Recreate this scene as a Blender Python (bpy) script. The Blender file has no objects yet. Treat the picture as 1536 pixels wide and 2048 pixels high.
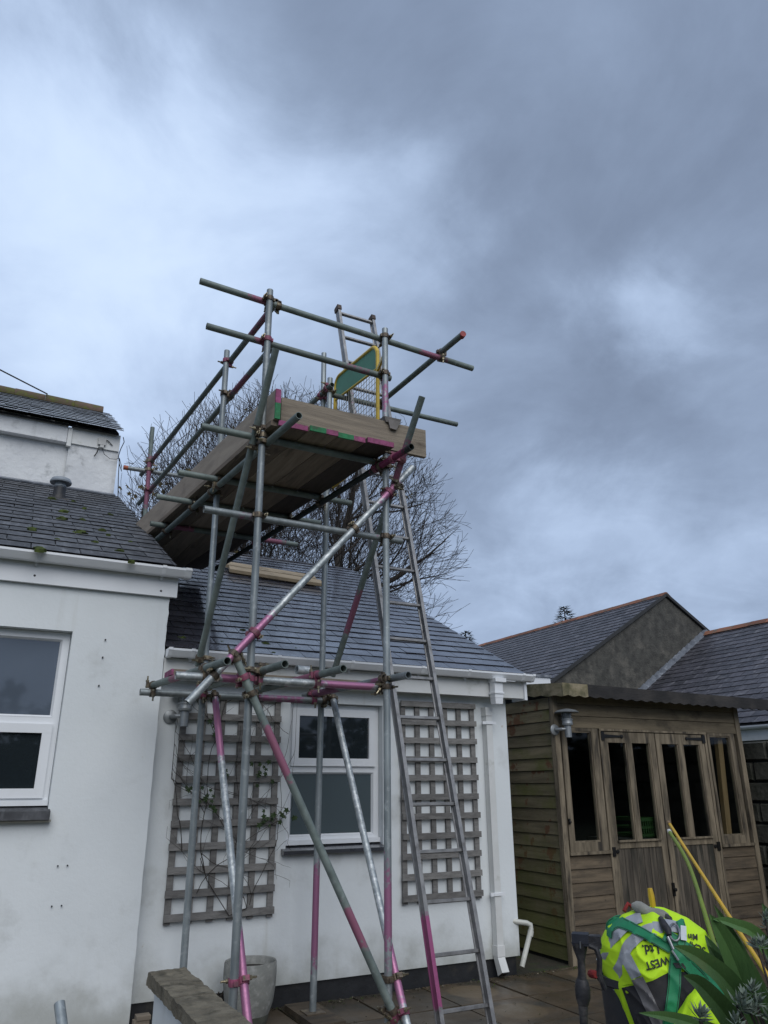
import bpy, math, random
from math import sin, cos, pi, radians, sqrt
from mathutils import Vector, Matrix, noise
random.seed(7)
S = bpy.context.scene
COL = S.collection

# ------------------------------------------------------------------ camera
CAM = Vector((0.0, 0.0, 1.54))
PITCH, ROLL, YAW = 0.35008, -0.004616, 0.47675
_f = Vector((sin(YAW) * cos(PITCH), cos(YAW) * cos(PITCH), sin(PITCH)))
_r = Vector((cos(YAW), -sin(YAW), 0.0)); _u = _r.cross(_f)
_r2 = _r * cos(ROLL) + _u * sin(ROLL); _u2 = -_r * sin(ROLL) + _u * cos(ROLL)
cam_data = bpy.data.cameras.new('camera'); cam = bpy.data.objects.new('camera', cam_data); COL.objects.link(cam)
cam.matrix_world = Matrix(((_r2.x, _u2.x, -_f.x, CAM.x), (_r2.y, _u2.y, -_f.y, CAM.y), (_r2.z, _u2.z, -_f.z, CAM.z), (0, 0, 0, 1)))
cam_data.sensor_fit = 'VERTICAL'; cam_data.sensor_height = 36.0; cam_data.sensor_width = 27.0
cam_data.lens = 36.0 * 1501.27 / 2048.0
cam_data.clip_start = 0.05; cam_data.clip_end = 4000
S.camera = cam
S.view_settings.view_transform = 'Standard'; S.view_settings.look = 'None'
S.view_settings.gamma = 1.0; S.view_settings.use_curve_mapping = False
S.view_settings.exposure = 0.40

# ------------------------------------------------------------------ world: overcast sky
SUN_EL, SUN_AZ = radians(42), radians(190)      # azimuth clockwise from +Y (into the wall)
world = bpy.data.worlds.new('World'); S.world = world; world.use_nodes = True
wt = world.node_tree; wt.nodes.clear()
def wn(t, **k):
    n = wt.nodes.new(t)
    for a, b in k.items(): setattr(n, a, b)
    return n
def wl(a, b): wt.links.new(a, b)
def wmath(op, a, b=None, c=None):
    n = wn('ShaderNodeMath', operation=op)
    for i, v in enumerate((a, b, c)):
        if v is None: continue
        if isinstance(v, (int, float)): n.inputs[i].default_value = v
        else: wl(v, n.inputs[i])
    return n.outputs[0]
tc = wn('ShaderNodeTexCoord')
# cloud plane mapping: direction / height above a flat cloud deck
sep = wn('ShaderNodeSeparateXYZ'); wl(tc.outputs['Generated'], sep.inputs[0])
zz = wmath('ADD', wmath('MAXIMUM', sep.outputs[2], 0.0), 0.28)
cx = wmath('DIVIDE', sep.outputs[0], zz); cy = wmath('DIVIDE', sep.outputs[1], zz)
comb = wn('ShaderNodeCombineXYZ'); wl(cx, comb.inputs[0]); wl(cy, comb.inputs[1])
def wnoise(scale, detail, rough, dist=0.0, vec=None, off=(0, 0, 0)):
    m = wn('ShaderNodeMapping'); m.inputs['Location'].default_value = off
    wl(vec or comb.outputs[0], m.inputs[0])
    n = wn('ShaderNodeTexNoise'); n.inputs['Scale'].default_value = scale; n.inputs['Detail'].default_value = detail
    n.inputs['Roughness'].default_value = rough; n.inputs['Distortion'].default_value = dist
    wl(m.outputs[0], n.inputs['Vector']); return n
big = wnoise(1.15, 4, .5, .35, off=(3.1, .7, 0)); mid = wnoise(3.4, 9, .6, .5, off=(1, 5, 2)); fine = wnoise(8, 6, .55, .1)
def warp_dir():
    w = wnoise(3.0, 10, .58, .35, vec=tc.outputs['Generated'], off=(5, 2, 1))
    s = wn('ShaderNodeVectorMath', operation='SUBTRACT'); wl(w.outputs['Color'], s.inputs[0]); s.inputs[1].default_value = (.5, .5, .5)
    k = wn('ShaderNodeVectorMath', operation='SCALE'); wl(s.outputs[0], k.inputs[0]); k.inputs['Scale'].default_value = .46
    a = wn('ShaderNodeVectorMath', operation='ADD'); wl(tc.outputs['Generated'], a.inputs[0]); wl(k.outputs[0], a.inputs[1])
    n = wn('ShaderNodeVectorMath', operation='NORMALIZE'); wl(a.outputs[0], n.inputs[0]); return n.outputs[0]
WD = warp_dir()
def pixdir(x, y):
    return (_r2 * ((x - 768) / 1501.27) + _u2 * (-(y - 1024) / 1501.27) + _f).normalized()
# thinner and thicker places of the cloud deck: (direction, spread, amount)
LOBES = [((60, 430), 17, .37), ((300, 640), 13, .20), ((420, 380), 8, .10), ((800, 470), 7, .19), ((30, 130), 7, .14), ((560, 560), 10, .12),
         ((1265, 650), 4, .24), ((1420, 600), 3.5, .20), ((1090, 1045), 4.5, .20), ((1240, 1110), 4.5, .20), ((1480, 1130), 5, .12), ((940, 1230), 9, .12), ((1400, 1100), 6, .08), ((1480, 960), 6, .05),
         ((900, 60), 18, -.07), ((560, 130), 9, -.14), ((820, 300), 6, -.05), ((1000, 860), 9, -.05), ((1230, 800), 6, -.09), ((1440, 330), 12, -.05),
         ((1130, 420), 7, -.08), ((1330, 960), 5, -.06), ((260, 110), 5, -.08), ((1000, 1150), 4, -.02), ((150, 120), 4, .03)]
acc = None
for (px, py), spread, amt in LOBES:
    d = pixdir(px, py)
    dn = wn('ShaderNodeVectorMath', operation='DOT_PRODUCT'); wl(WD, dn.inputs[0]); dn.inputs[1].default_value = d
    k = 2.0 / (radians(spread) ** 2)
    e = wmath('MULTIPLY', wmath('EXPONENT', wmath('MULTIPLY', wmath('SUBTRACT', dn.outputs['Value'], 1.0), k)), amt)
    acc = e if acc is None else wmath('ADD', acc, e)
b1 = wmath('MULTIPLY', wmath('SUBTRACT', big.outputs[0], .5), .30)
b2 = wmath('MULTIPLY', wmath('SUBTRACT', mid.outputs[0], .5), .42)
b3 = wmath('MULTIPLY', wmath('SUBTRACT', fine.outputs[0], .5), .14)
val = wmath('ADD', wmath('ADD', wmath('ADD', acc, b1), wmath('ADD', b2, b3)), .36)
ramp = wn('ShaderNodeValToRGB'); cr = ramp.color_ramp
cr.interpolation = 'B_SPLINE'
cr.elements[0].position = 0.0; cr.elements[0].color = (.115, .147, .214, 1)
cr.elements[1].position = 1.0; cr.elements[1].color = (.54, .65, .80, 1)
for p, c in ((.22, (.165, .212, .305)), (.42, (.235, .302, .425)), (.62, (.335, .425, .585)), (.82, (.45, .56, .75))):
    el = cr.elements.new(p); el.color = (*c, 1)
wl(val, ramp.inputs[0])
sky = wn('ShaderNodeTexSky'); sky.sky_type = 'NISHITA'; sky.sun_disc = False
sky.sun_elevation = SUN_EL; sky.sun_rotation = SUN_AZ
scl = wn('ShaderNodeVectorMath', operation='SCALE'); wl(ramp.outputs[0], scl.inputs[0]); scl.inputs['Scale'].default_value = 10.0
mixs = wn('ShaderNodeMix', data_type='RGBA'); mixs.inputs[0].default_value = .985
wl(sky.outputs[0], mixs.inputs[6]); wl(scl.outputs[0], mixs.inputs[7])
bg = wn('ShaderNodeBackground'); bg.inputs[1].default_value = 0.1
out = wn('ShaderNodeOutputWorld'); wl(mixs.outputs[2], bg.inputs[0]); wl(bg.outputs[0], out.inputs[0])

sun_d = bpy.data.lights.new('sun', 'SUN'); sun_d.energy = 1.35; sun_d.angle = radians(55); sun_d.color = (1, .985, .96)
sun = bpy.data.objects.new('sun', sun_d); COL.objects.link(sun)
_sd = Vector((sin(SUN_AZ) * cos(SUN_EL), cos(SUN_AZ) * cos(SUN_EL), sin(SUN_EL)))
sun.rotation_euler = _sd.to_track_quat('Z', 'Y').to_euler()

# ------------------------------------------------------------------ materials
MATS = {}
def pm(name, c1, c2=None, scale=4, stretch=(1, 1, 1), rough=.7, rough2=None, bump=.15, bscale=40, bstretch=None, c3=None, thr=.6, s3=2.5, st3=(1, 1, 1), soft=.12,
       metal=0, rand=.12, spec=.5, world_co=False, dist=0.0, detail=6, dist_b=.004, paint=None, lowz=None, vstreak=None, c4=None, thr4=.62, s4=12, circle=None, coat=None):
    m = bpy.data.materials.new(name); m.use_nodes = True; nt = m.node_tree; N = nt.nodes; L = nt.links
    bs = N['Principled BSDF']; bs.inputs['Metallic'].default_value = metal
    bs.inputs['Specular IOR Level'].default_value = spec
    if coat: bs.inputs['Coat Weight'].default_value = coat[0]; bs.inputs['Coat Roughness'].default_value = coat[1]; bs.inputs['Coat IOR'].default_value = 1.6
    co = N.new('ShaderNodeTexCoord'); oi = N.new('ShaderNodeObjectInfo')
    geo = N.new('ShaderNodeNewGeometry')
    base = geo.outputs['Position'] if world_co else co.outputs['Object']
    if not world_co:
        mul = N.new('ShaderNodeMath'); mul.operation = 'MULTIPLY'; L.new(oi.outputs['Random'], mul.inputs[0]); mul.inputs[1].default_value = 37.0
        ad = N.new('ShaderNodeVectorMath'); ad.operation = 'ADD'; L.new(base, ad.inputs[0]); L.new(mul.outputs[0], ad.inputs[1]); base = ad.outputs[0]
    def nz(sc, st, det=detail, d=dist):
        mp = N.new('ShaderNodeMapping'); mp.inputs['Scale'].default_value = st; L.new(base, mp.inputs[0])
        n = N.new('ShaderNodeTexNoise'); n.inputs['Scale'].default_value = sc; n.inputs['Detail'].default_value = det; n.inputs['Distortion'].default_value = d
        n.inputs['Roughness'].default_value = .6
        L.new(mp.outputs[0], n.inputs['Vector']); return n.outputs[0]
    def rampf(x, lo, hi):
        r = N.new('ShaderNodeMapRange'); r.interpolation_type = 'SMOOTHSTEP'; L.new(x, r.inputs[0]); r.inputs[1].default_value = lo; r.inputs[2].default_value = hi; return r.outputs[0]
    def mix(f, a, b):
        x = N.new('ShaderNodeMix'); x.data_type = 'RGBA'
        if isinstance(f, (int, float)): x.inputs[0].default_value = f
        else: L.new(f, x.inputs[0])
        for i, v in ((6, a), (7, b)):
            if isinstance(v, tuple): x.inputs[i].default_value = (*v, 1)
            else: L.new(v, x.inputs[i])
        return x.outputs[2]
    c2 = c2 or tuple(v * .75 for v in c1)
    n1 = nz(scale, stretch)
    col = mix(rampf(n1, .3, .7), c1, c2)
    if c3 is not None:
        col = mix(rampf(nz(s3, st3, 8), thr - soft, thr + soft), col, c3)
    if c4 is not None:
        col = mix(rampf(nz(s4, (1, 1, 1), 5), thr4 - .03, thr4 + .03), col, c4)
    if vstreak is not None:      # run-off stains: narrow, tall
        vc, vt, va = vstreak
        f = rampf(nz(5.0, (1, 1, .09), 7), vt, vt + .22); mm = N.new('ShaderNodeMath'); mm.operation = 'MULTIPLY'; L.new(f, mm.inputs[0]); mm.inputs[1].default_value = va
        col = mix(mm.outputs[0], col, vc)
    if lowz is not None:         # splash dirt and algae growing near the ground
        lc, z0, z1, am = lowz
        sp = N.new('ShaderNodeSeparateXYZ'); L.new(geo.outputs['Position'], sp.inputs[0])
        n3 = nz(3.5, (1, 1, 1), 8)
        a1 = N.new('ShaderNodeMath'); a1.operation = 'MULTIPLY_ADD'; L.new(n3, a1.inputs[0]); a1.inputs[1].default_value = (z1 - z0) * -1.7; L.new(sp.outputs[2], a1.inputs[2])
        a1b = N.new('ShaderNodeMath'); a1b.operation = 'ADD'; L.new(a1.outputs[0], a1b.inputs[0]); a1b.inputs[1].default_value = (z1 - z0) * .85
        r = N.new('ShaderNodeMapRange'); r.interpolation_type = 'SMOOTHSTEP'; L.new(a1b.outputs[0], r.inputs[0])
        r.inputs[1].default_value = z0; r.inputs[2].default_value = z1; r.inputs[3].default_value = am; r.inputs[4].default_value = 0.0
        col = mix(r.outputs[0], col, lc)
    if paint is not None:
        at = N.new('ShaderNodeAttribute'); at.attribute_name = 'paint'
        nn = nz(30, (1, 1, 1), 9)
        q = N.new('ShaderNodeMath'); q.operation = 'MULTIPLY_ADD'; L.new(nn, q.inputs[0]); q.inputs[1].default_value = -1.25; L.new(at.outputs['Fac'], q.inputs[2])
        col = mix(rampf(q.outputs[0], -.13, .13), col, paint)
    if circle is not None:       # pale round motif cast into some slabs
        ml = N.new('ShaderNodeVectorMath'); ml.operation = 'MULTIPLY_ADD'; L.new(co.outputs['Object'], ml.inputs[0]); ml.inputs[1].default_value = (1, 1, 0); ml.inputs[2].default_value = (-.3, -.3, 0)
        ln = N.new('ShaderNodeVectorMath'); ln.operation = 'LENGTH'; L.new(ml.outputs[0], ln.inputs[0])
        nn2 = N.new('ShaderNodeMath'); nn2.operation = 'MULTIPLY_ADD'; L.new(nz(9, (1, 1, 1)), nn2.inputs[0]); nn2.inputs[1].default_value = .05; L.new(ln.outputs['Value'], nn2.inputs[2])
        rr = N.new('ShaderNodeMapRange'); L.new(nn2.outputs[0], rr.inputs[0]); rr.inputs[1].default_value = .205; rr.inputs[2].default_value = .235; rr.inputs[3].default_value = .75; rr.inputs[4].default_value = 0
        g2 = N.new('ShaderNodeMath'); g2.operation = 'GREATER_THAN'; L.new(oi.outputs['Random'], g2.inputs[0]); g2.inputs[1].default_value = .45
        g3 = N.new('ShaderNodeMath'); g3.operation = 'MULTIPLY'; L.new(g2.outputs[0], g3.inputs[0]); L.new(rr.outputs[0], g3.inputs[1])
        col = mix(g3.outputs[0], col, circle)
    if rand:
        h = N.new('ShaderNodeHueSaturation'); L.new(col, h.inputs['Color'])
        r = N.new('ShaderNodeMapRange'); L.new(oi.outputs['Random'], r.inputs[0]); r.inputs[3].default_value = 1 - rand; r.inputs[4].default_value = 1 + rand
        L.new(r.outputs[0], h.inputs['Value']); col = h.outputs[0]
    L.new(col, bs.inputs['Base Color'])
    if coat and len(coat) > 2:      # the wet film lies in patches
        cn = N.new('ShaderNodeTexNoise'); cn.inputs['Scale'].default_value = 1.9; cn.inputs['Detail'].default_value = 8; cn.inputs['Roughness'].default_value = .65; L.new(geo.outputs['Position'], cn.inputs['Vector'])
        cm = N.new('ShaderNodeMapRange'); L.new(cn.outputs[0], cm.inputs[0]); cm.inputs[1].default_value = .38; cm.inputs[2].default_value = .62; cm.inputs[3].default_value = .40; cm.inputs[4].default_value = coat[0]; L.new(cm.outputs[0], bs.inputs['Coat Weight'])
    if rough2 is not None:
        r = N.new('ShaderNodeMapRange'); L.new(nz(scale * 1.7, stretch), r.inputs[0]); r.inputs[1].default_value = .35; r.inputs[2].default_value = .65
        r.inputs[3].default_value = rough; r.inputs[4].default_value = rough2; L.new(r.outputs[0], bs.inputs['Roughness'])
    else: bs.inputs['Roughness'].default_value = rough
    if bump:
        b = N.new('ShaderNodeBump'); b.inputs['Strength'].default_value = min(1, bump * 3); b.inputs['Distance'].default_value = dist_b
        L.new(nz(bscale, bstretch or stretch, 5), b.inputs['Height']); L.new(b.outputs[0], bs.inputs['Normal'])
    MATS[name] = m; return m

M = {}
M['render'] = pm('white_render', (.74, .78, .79), (.68, .72, .73), 1.3, rough=.85, bump=.25, bscale=26, c3=(.50, .51, .50), thr=.68, s3=1.7, world_co=True, rand=0,
                 lowz=(.0, 0, 0, 0) and None, vstreak=((.45, .45, .42), .58, .35), dist_b=.006)
M['render_low'] = pm('white_render_splashed', (.74, .775, .785), (.69, .725, .735), 1.3, rough=.85, bump=.18, bscale=34, c3=(.52, .54, .53), thr=.69, s3=2.1, world_co=True, rand=0,
                 lowz=((.20, .20, .15), .06, .50, .55), vstreak=((.46, .45, .39), .57, .38), dist_b=.003, c4=(.58, .55, .48), thr4=.74, s4=9)
M['render_rough'] = pm('white_masonry_paint', (.72, .73, .73), (.62, .63, .64), 2.2, rough=.9, bump=.5, bscale=14, c3=(.38, .39, .39), thr=.66, s3=6, world_co=True, rand=0, vstreak=((.40, .41, .40), .55, .4), dist_b=.012)
M['black_plinth'] = pm('black_bitumen_paint', (.012, .013, .015), (.022, .023, .026), 6, rough=.55, bump=.4, bscale=20, c3=(.05, .045, .035), thr=.68, s3=7, world_co=True, rand=0)
M['upvc'] = pm('white_upvc', (.80, .82, .84), (.76, .78, .80), 2, rough=.28, bump=0, rand=.01, c3=(.66, .67, .66), thr=.72, s3=3, world_co=True)
M['upvc_old'] = pm('weathered_white_upvc', (.70, .71, .70), (.62, .63, .61), 3, rough=.42, bump=0, rand=.02, c3=(.42, .43, .38), thr=.68, s3=5, world_co=True)
M['pipe_cream'] = pm('white_waste_pipe', (.66, .66, .60), rough=.4, bump=0, c3=(.4, .4, .34), thr=.66, s3=8)
M['glass_dark'] = pm('window_glass', (.016, .022, .026), (.020, .026, .03), 1, rough=.03, bump=0, rand=0, spec=.8)
M['glass_sky'] = pm('window_glass_sky_reflection', (.085, .105, .135), (.095, .118, .150), 1, rough=.04, bump=0, rand=0, spec=1.0)  # pale grey-blue base colour paints the sky's reflection into the pane
M['glass_frost'] = pm('obscured_window_glass', (.060, .082, .092), (.072, .096, .105), .8, rough=.28, bump=.05, bscale=150, rand=0, spec=.7)
M['slate_dry'] = pm('weathered_slate', (.088, .092, .102), (.040, .042, .047), 5, stretch=(1, 1, 1), rough=.55, rough2=.8, bump=.3, bscale=30, c3=(.125, .13, .14), thr=.60, s3=7, st3=(3, .6, 1), rand=.28, dist_b=.004, c4=(.17, .18, .165), thr4=.73, s4=30)
M['slate_wet'] = pm('wet_purple_slate', (.062, .062, .078), (.038, .040, .050), 3.5, rough=.22, rough2=.40, bump=.16, bscale=14, c3=(.022, .022, .028), thr=.62, s3=6, rand=.24, spec=.7, dist_b=.002, coat=(.95, .10, 1))
M['slate_edge_shade'] = pm('shade_black_slate_edge', (.010, .010, .013), (.016, .017, .019), 8, rough=.8, bump=0, rand=.1)  # near-black edges paint in the shadow gaps between slate courses
M['slate_far'] = pm('aged_purple_slate', (.085, .080, .092), (.045, .044, .052), 4, rough=.45, rough2=.62, bump=.25, bscale=18, c3=(.155, .15, .16), thr=.62, s3=5, rand=.30, spec=.5, c4=(.22, .22, .18), thr4=.74, s4=20)
M['slate_main'] = pm('lichened_slate', (.21, .22, .235), (.12, .125, .135), 5, rough=.30, bump=.3, bscale=24, c3=(.30, .31, .31), thr=.6, s3=6, rand=.35)
M['underlay'] = pm('roofing_underlay', (.012, .012, .014), rough=.9, bump=0)
M['lead'] = pm('lead_flashing', (.15, .165, .19), (.09, .10, .12), 5, rough=.5, bump=.3, bscale=18, c3=(.30, .32, .35), thr=.62, s3=6, rand=.05)
M['mortar'] = pm('lime_mortar', (.34, .33, .29), (.22, .21, .18), 12, rough=.95, bump=.4)
M['terracotta'] = pm('terracotta_ridge', (.30, .115, .062), (.19, .085, .05), 5, rough=.8, bump=.25, c3=(.13, .11, .08), thr=.60, s3=5, rand=.35)
M['ridge_old'] = pm('mossy_ridge_tile', (.15, .10, .07), (.075, .065, .045), 6, rough=.95, bump=.5, bscale=25, c3=(.13, .14, .03), thr=.56, s3=6, rand=.2, dist_b=.01)
M['roughcast'] = pm('grey_roughcast', (.088, .086, .076), (.045, .044, .040), 6.0, rough=.95, bump=.9, bscale=22, c3=(.13, .122, .105), thr=.60, s3=3.5, world_co=True, rand=0, dist_b=.02, c4=(.19, .18, .16), thr4=.70, s4=14, vstreak=((.035, .035, .032), .52, .6))
M['grey_render'] = pm('grey_cement_render', (.20, .195, .17), (.13, .13, .115), 3, rough=.95, bump=.4, bscale=20, world_co=True, rand=0)
M['block'] = pm('weathered_concrete_block', (.10, .098, .080), (.055, .055, .044), 5, rough=.95, bump=.7, bscale=22, c3=(.03, .033, .022), thr=.56, s3=4, rand=.25, dist_b=.012)
M['galv'] = pm('galvanised_tube', (.30, .335, .345), (.20, .225, .232), 14, stretch=(1, 1, .25), rough=.42, rough2=.6, bump=.08, bscale=50, c3=(.45, .48, .49), thr=.66, s3=16, metal=.45, rand=.16, paint=(.31, .13, .225), spec=.5)
M['galv_green'] = pm('weathered_guard_tube', (.21, .25, .232), (.135, .165, .155), 10, rough=.55, rough2=.7, bump=.08, bscale=50, c3=(.27, .31, .30), thr=.66, s3=14, metal=.25, rand=.14, paint=(.27, .105, .16))
M['galv_new'] = pm('bright_galvanised_tube', (.42, .46, .47), (.26, .29, .30), 22, rough=.35, rough2=.55, bump=.08, bscale=50, c3=(.62, .64, .64), thr=.58, s3=26, metal=.5, rand=.08, paint=(.40, .17, .29))
M['tube_dark'] = pm('black_green_tube', (.018, .028, .026), (.03, .04, .036), 10, rough=.6, bump=.05, metal=.2, paint=(.20, .03, .09))
M['coupler'] = pm('rusty_coupler_steel', (.16, .125, .09), (.08, .065, .055), 20, rough=.5, bump=.2, metal=.6, c3=(.30, .25, .17), thr=.6, s3=18, rand=.3)
M['coupler_pink'] = pm('pink_sprayed_coupler', (.30, .075, .14), (.14, .07, .08), 18, rough=.6, bump=.2, metal=.3, rand=.2)
M['bolt'] = pm('zinc_bolt', (.36, .32, .22), (.16, .13, .09), 30, rough=.4, bump=.1, metal=.8, rand=.3)
M['cap_red'] = pm('red_sprayed_end', (.42, .06, .06), (.30, .05, .05), 20, rough=.6, bump=.1)
M['cap_orange'] = pm('orange_sprayed_end', (.45, .11, .05), (.30, .09, .05), 20, rough=.6, bump=.1)
M['board_y'] = pm('scaffold_board_along', (.24, .19, .14), (.15, .118, .09), 5, stretch=(7, .5, 7), rough=.85, bump=.3, bscale=20, c3=(.045, .033, .025), thr=.68, s3=3.5, st3=(2, .8, 2), rand=.22, c4=(.035, .025, .02), thr4=.76, s4=7)
M['board_y2'] = pm('scaffold_board_along_b', (.36, .29, .22), (.25, .20, .15), 4, stretch=(7, .5, 7), rough=.85, bump=.3, bscale=20, c3=(.06, .045, .03), thr=.70, s3=3.5, st3=(2, .8, 2), rand=.1, c4=(.035, .025, .02), thr4=.76, s4=7)
M['board_ydark'] = pm('wet_scaffold_board', (.085, .065, .05), (.055, .043, .034), 4, stretch=(7, .5, 7), rough=.8, bump=.3, bscale=20, rand=.1)
M['board_x'] = pm('scaffold_board_across', (.27, .225, .17), (.18, .15, .115), 5, stretch=(.5, 7, 7), rough=.85, bump=.3, bscale=20, c3=(.085, .065, .048), thr=.68, s3=3.5, st3=(.8, 2, 2), rand=.1, c4=(.06, .045, .035), thr4=.75, s4=7)
M['board_pale'] = pm('pale_toe_board', (.37, .31, .245), (.27, .225, .18), 3, stretch=(7, .4, 4), rough=.85, bump=.2, bscale=18, c3=(.12, .09, .065), thr=.72, s3=3, rand=.05)
M['board_roof'] = pm('new_roof_board', (.33, .26, .17), (.22, .175, .115), 4, stretch=(.5, 6, 6), rough=.8, bump=.2, bscale=18, c3=(.15, .12, .08), thr=.62, s3=3, rand=.1)
M['end_pink'] = pm('pink_board_end', (.36, .085, .21), (.22, .06, .12), 30, rough=.8, bump=.3, bscale=60, c3=(.10, .07, .06), thr=.62, s3=22, rand=.1)
M['end_green'] = pm('green_board_end', (.025, .22, .085), (.03, .14, .06), 30, rough=.8, bump=.3, bscale=60, c3=(.07, .07, .05), thr=.64, s3=22, rand=.1)
M['alu'] = pm('worn_aluminium', (.33, .33, .33), (.22, .22, .225), 12, rough=.42, rough2=.6, bump=.1, bscale=50, metal=.55, c3=(.14, .135, .13), thr=.66, s3=12, rand=.1, paint=(.36, .10, .22))
M['rubber_brown'] = pm('brown_plastic_cap', (.10, .07, .055), (.06, .045, .04), 10, rough=.7, bump=.1)
M['gate_yellow'] = pm('yellow_powder_coat', (.66, .47, .05), (.56, .38, .04), 8, rough=.45, bump=.05, c3=(.22, .15, .05), thr=.70, s3=12)
M['gate_green'] = pm('green_gate_panel', (.03, .20, .10), (.025, .16, .08), 4, rough=.45, bump=.05, c3=(.06, .10, .06), thr=.7, s3=8)
M['mesh_wire'] = pm('galvanised_wire', (.38, .36, .30), rough=.5, bump=0, metal=.5)
M['rag'] = pm('grey_cloth', (.25, .23, .22), (.15, .14, .13), 12, rough=.9, bump=.2)
M['trellis'] = pm('grey_weathered_softwood', (.215, .208, .198), (.135, .13, .124), 9, stretch=(1, 4, 4), rough=.9, bump=.35, bscale=30, c3=(.075, .072, .068), thr=.66, s3=8, rand=.22)
M['stem'] = pm('climber_stem', (.045, .035, .028), (.03, .025, .02), 20, rough=.85, bump=.1)
M['leaf'] = pm('climber_leaf', (.045, .085, .018), (.03, .06, .014), 12, rough=.5, bump=.1, rand=.3)
M['shed_side'] = pm('algae_stained_shiplap', (.215, .180, .112), (.112, .095, .058), 3, stretch=(4, .6, 6), rough=.8, bump=.3, bscale=22, c3=(.110, .115, .035), thr=.58, s3=2.3, st3=(1, .7, 1), rand=.18, lowz=((.085, .098, .022), .0, 1.5, .75), c4=(.13, .065, .032), thr4=.60, s4=5)
M['shed_front'] = pm('brown_weathered_shiplap', (.145, .110, .072), (.062, .048, .032), 3, stretch=(.6, 4, 6), rough=.85, bump=.35, bscale=22, c3=(.040, .033, .026), thr=.60, s3=3, st3=(.7, 1, 1), rand=.2, c4=(.03, .024, .018), thr4=.70, s4=9)
M['shed_top'] = pm('tan_weathered_shiplap', (.225, .182, .118), (.130, .105, .068), 3, stretch=(.6, 4, 6), rough=.85, bump=.35, bscale=22, c3=(.055, .045, .030), thr=.62, s3=3, st3=(.7, 1, 1), rand=.15)
M['shed_post'] = pm('grey_brown_joinery', (.250, .205, .142), (.115, .093, .062), 4, stretch=(5, 5, .6), rough=.85, bump=.4, bscale=24, c3=(.035, .029, .022), thr=.57, s3=4, st3=(3, 3, .5), rand=.15)
M['shed_plank'] = pm('dark_matchboard', (.125, .105, .080), (.040, .034, .026), 4, stretch=(6, 6, .5), rough=.85, bump=.4, bscale=24, c3=(.022, .022, .016), thr=.56, s3=3, st3=(3, 3, .4), rand=.22)
M['fascia_light'] = pm('mossy_fascia_board', (.32, .27, .18), (.19, .165, .09), 4, stretch=(2, 2, 5), rough=.9, bump=.3, bscale=20, c3=(.07, .07, .035), thr=.58, s3=4)
M['fascia_dark'] = pm('blackened_fascia_board', (.030, .028, .028), (.050, .044, .040), 3, stretch=(.7, 3, 5), rough=.85, bump=.3, bscale=20, c3=(.018, .017, .017), thr=.5, s3=3)
M['felt'] = pm('roofing_felt', (.04, .042, .045), rough=.9, bump=.4)
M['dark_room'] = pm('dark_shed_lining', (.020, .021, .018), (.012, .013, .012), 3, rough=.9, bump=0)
M['iron'] = pm('black_iron', (.012, .012, .012), rough=.5, bump=.2, metal=.3)
M['timber_new'] = pm('orange_softwood_post', (.26, .165, .08), (.19, .12, .055), 4, stretch=(6, 6, .5), rough=.7, bump=.1)
M['basket'] = pm('green_plastic_basket', (.013, .045, .008), rough=.5, bump=0)
M['zinc_lamp'] = pm('galvanised_lamp_metal', (.34, .36, .37), (.24, .26, .27), 14, rough=.45, bump=.08, metal=.5, rand=.05)
M['lamp_glass'] = pm('ribbed_lamp_glass', (.20, .22, .22), (.12, .13, .13), 20, rough=.12, bump=0, spec=.8)
M['slab'] = pm('wet_sandstone_slab', (.100, .072, .044), (.060, .047, .031), 2.3, rough=.35, rough2=.6, bump=.3, bscale=14, c3=(.045, .040, .030), thr=.56, s3=2.0, rand=.25, world_co=False, circle=(.135, .10, .06))
M['soil'] = pm('damp_joint_sand', (.04, .033, .022), (.025, .025, .014), 9, rough=.9, bump=.4, c3=(.035, .05, .012), thr=.6, s3=5, world_co=True, rand=0)
M['lawn'] = pm('rough_grass_ground', (.045, .06, .020), (.03, .042, .016), 2, rough=.95, bump=.5, world_co=True, rand=0)
M['coping'] = pm('lichened_coping_stone', (.215, .190, .140), (.115, .100, .072), 9, rough=.95, bump=.9, bscale=28, c3=(.06, .055, .038), thr=.60, s3=11, rand=.12, dist_b=.015, c4=(.45, .45, .42), thr4=.77, s4=7)
M['pot'] = pm('grey_speckled_planter', (.27, .275, .255), (.20, .205, .19), 9, rough=.9, bump=.5, bscale=60, c3=(.36, .36, .34), thr=.62, s3=26, rand=0)
M['pot_base'] = pm('dirty_planter_foot', (.10, .105, .085), (.05, .055, .04), 9, rough=.9, bump=.3)
M['compost'] = pm('potting_compost', (.02, .015, .01), rough=.95, bump=.5)
M['grey_vent'] = pm('grey_plastic_vent', (.26, .29, .32), (.22, .245, .27), 6, rough=.45, bump=0, c3=(.15, .16, .16), thr=.68)
M['moss'] = pm('bright_moss', (.060, .085, .012), (.028, .040, .010), 30, rough=.95, bump=.8, bscale=80, rand=.3)
M['bark'] = pm('tree_bark', (.070, .060, .050), (.035, .030, .026), 6, rough=.9, bump=.3, rand=0)
M['twig'] = pm('bare_twigs', (.050, .040, .034), (.032, .027, .024), 3, rough=.9, bump=0, rand=0)
M['deadleaf'] = pm('withered_leaf', (.11, .085, .030), (.065, .055, .022), 5, rough=.8, bump=0)
M['conifer'] = pm('conifer_needles', (.016, .030, .014), (.03, .045, .02), 9, rough=.8, bump=0)
M['cable'] = pm('black_cable', (.02, .02, .02), rough=.6, bump=0)
M['cable_w'] = pm('white_cable_box', (.6, .6, .58), rough=.5, bump=0)
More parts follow.
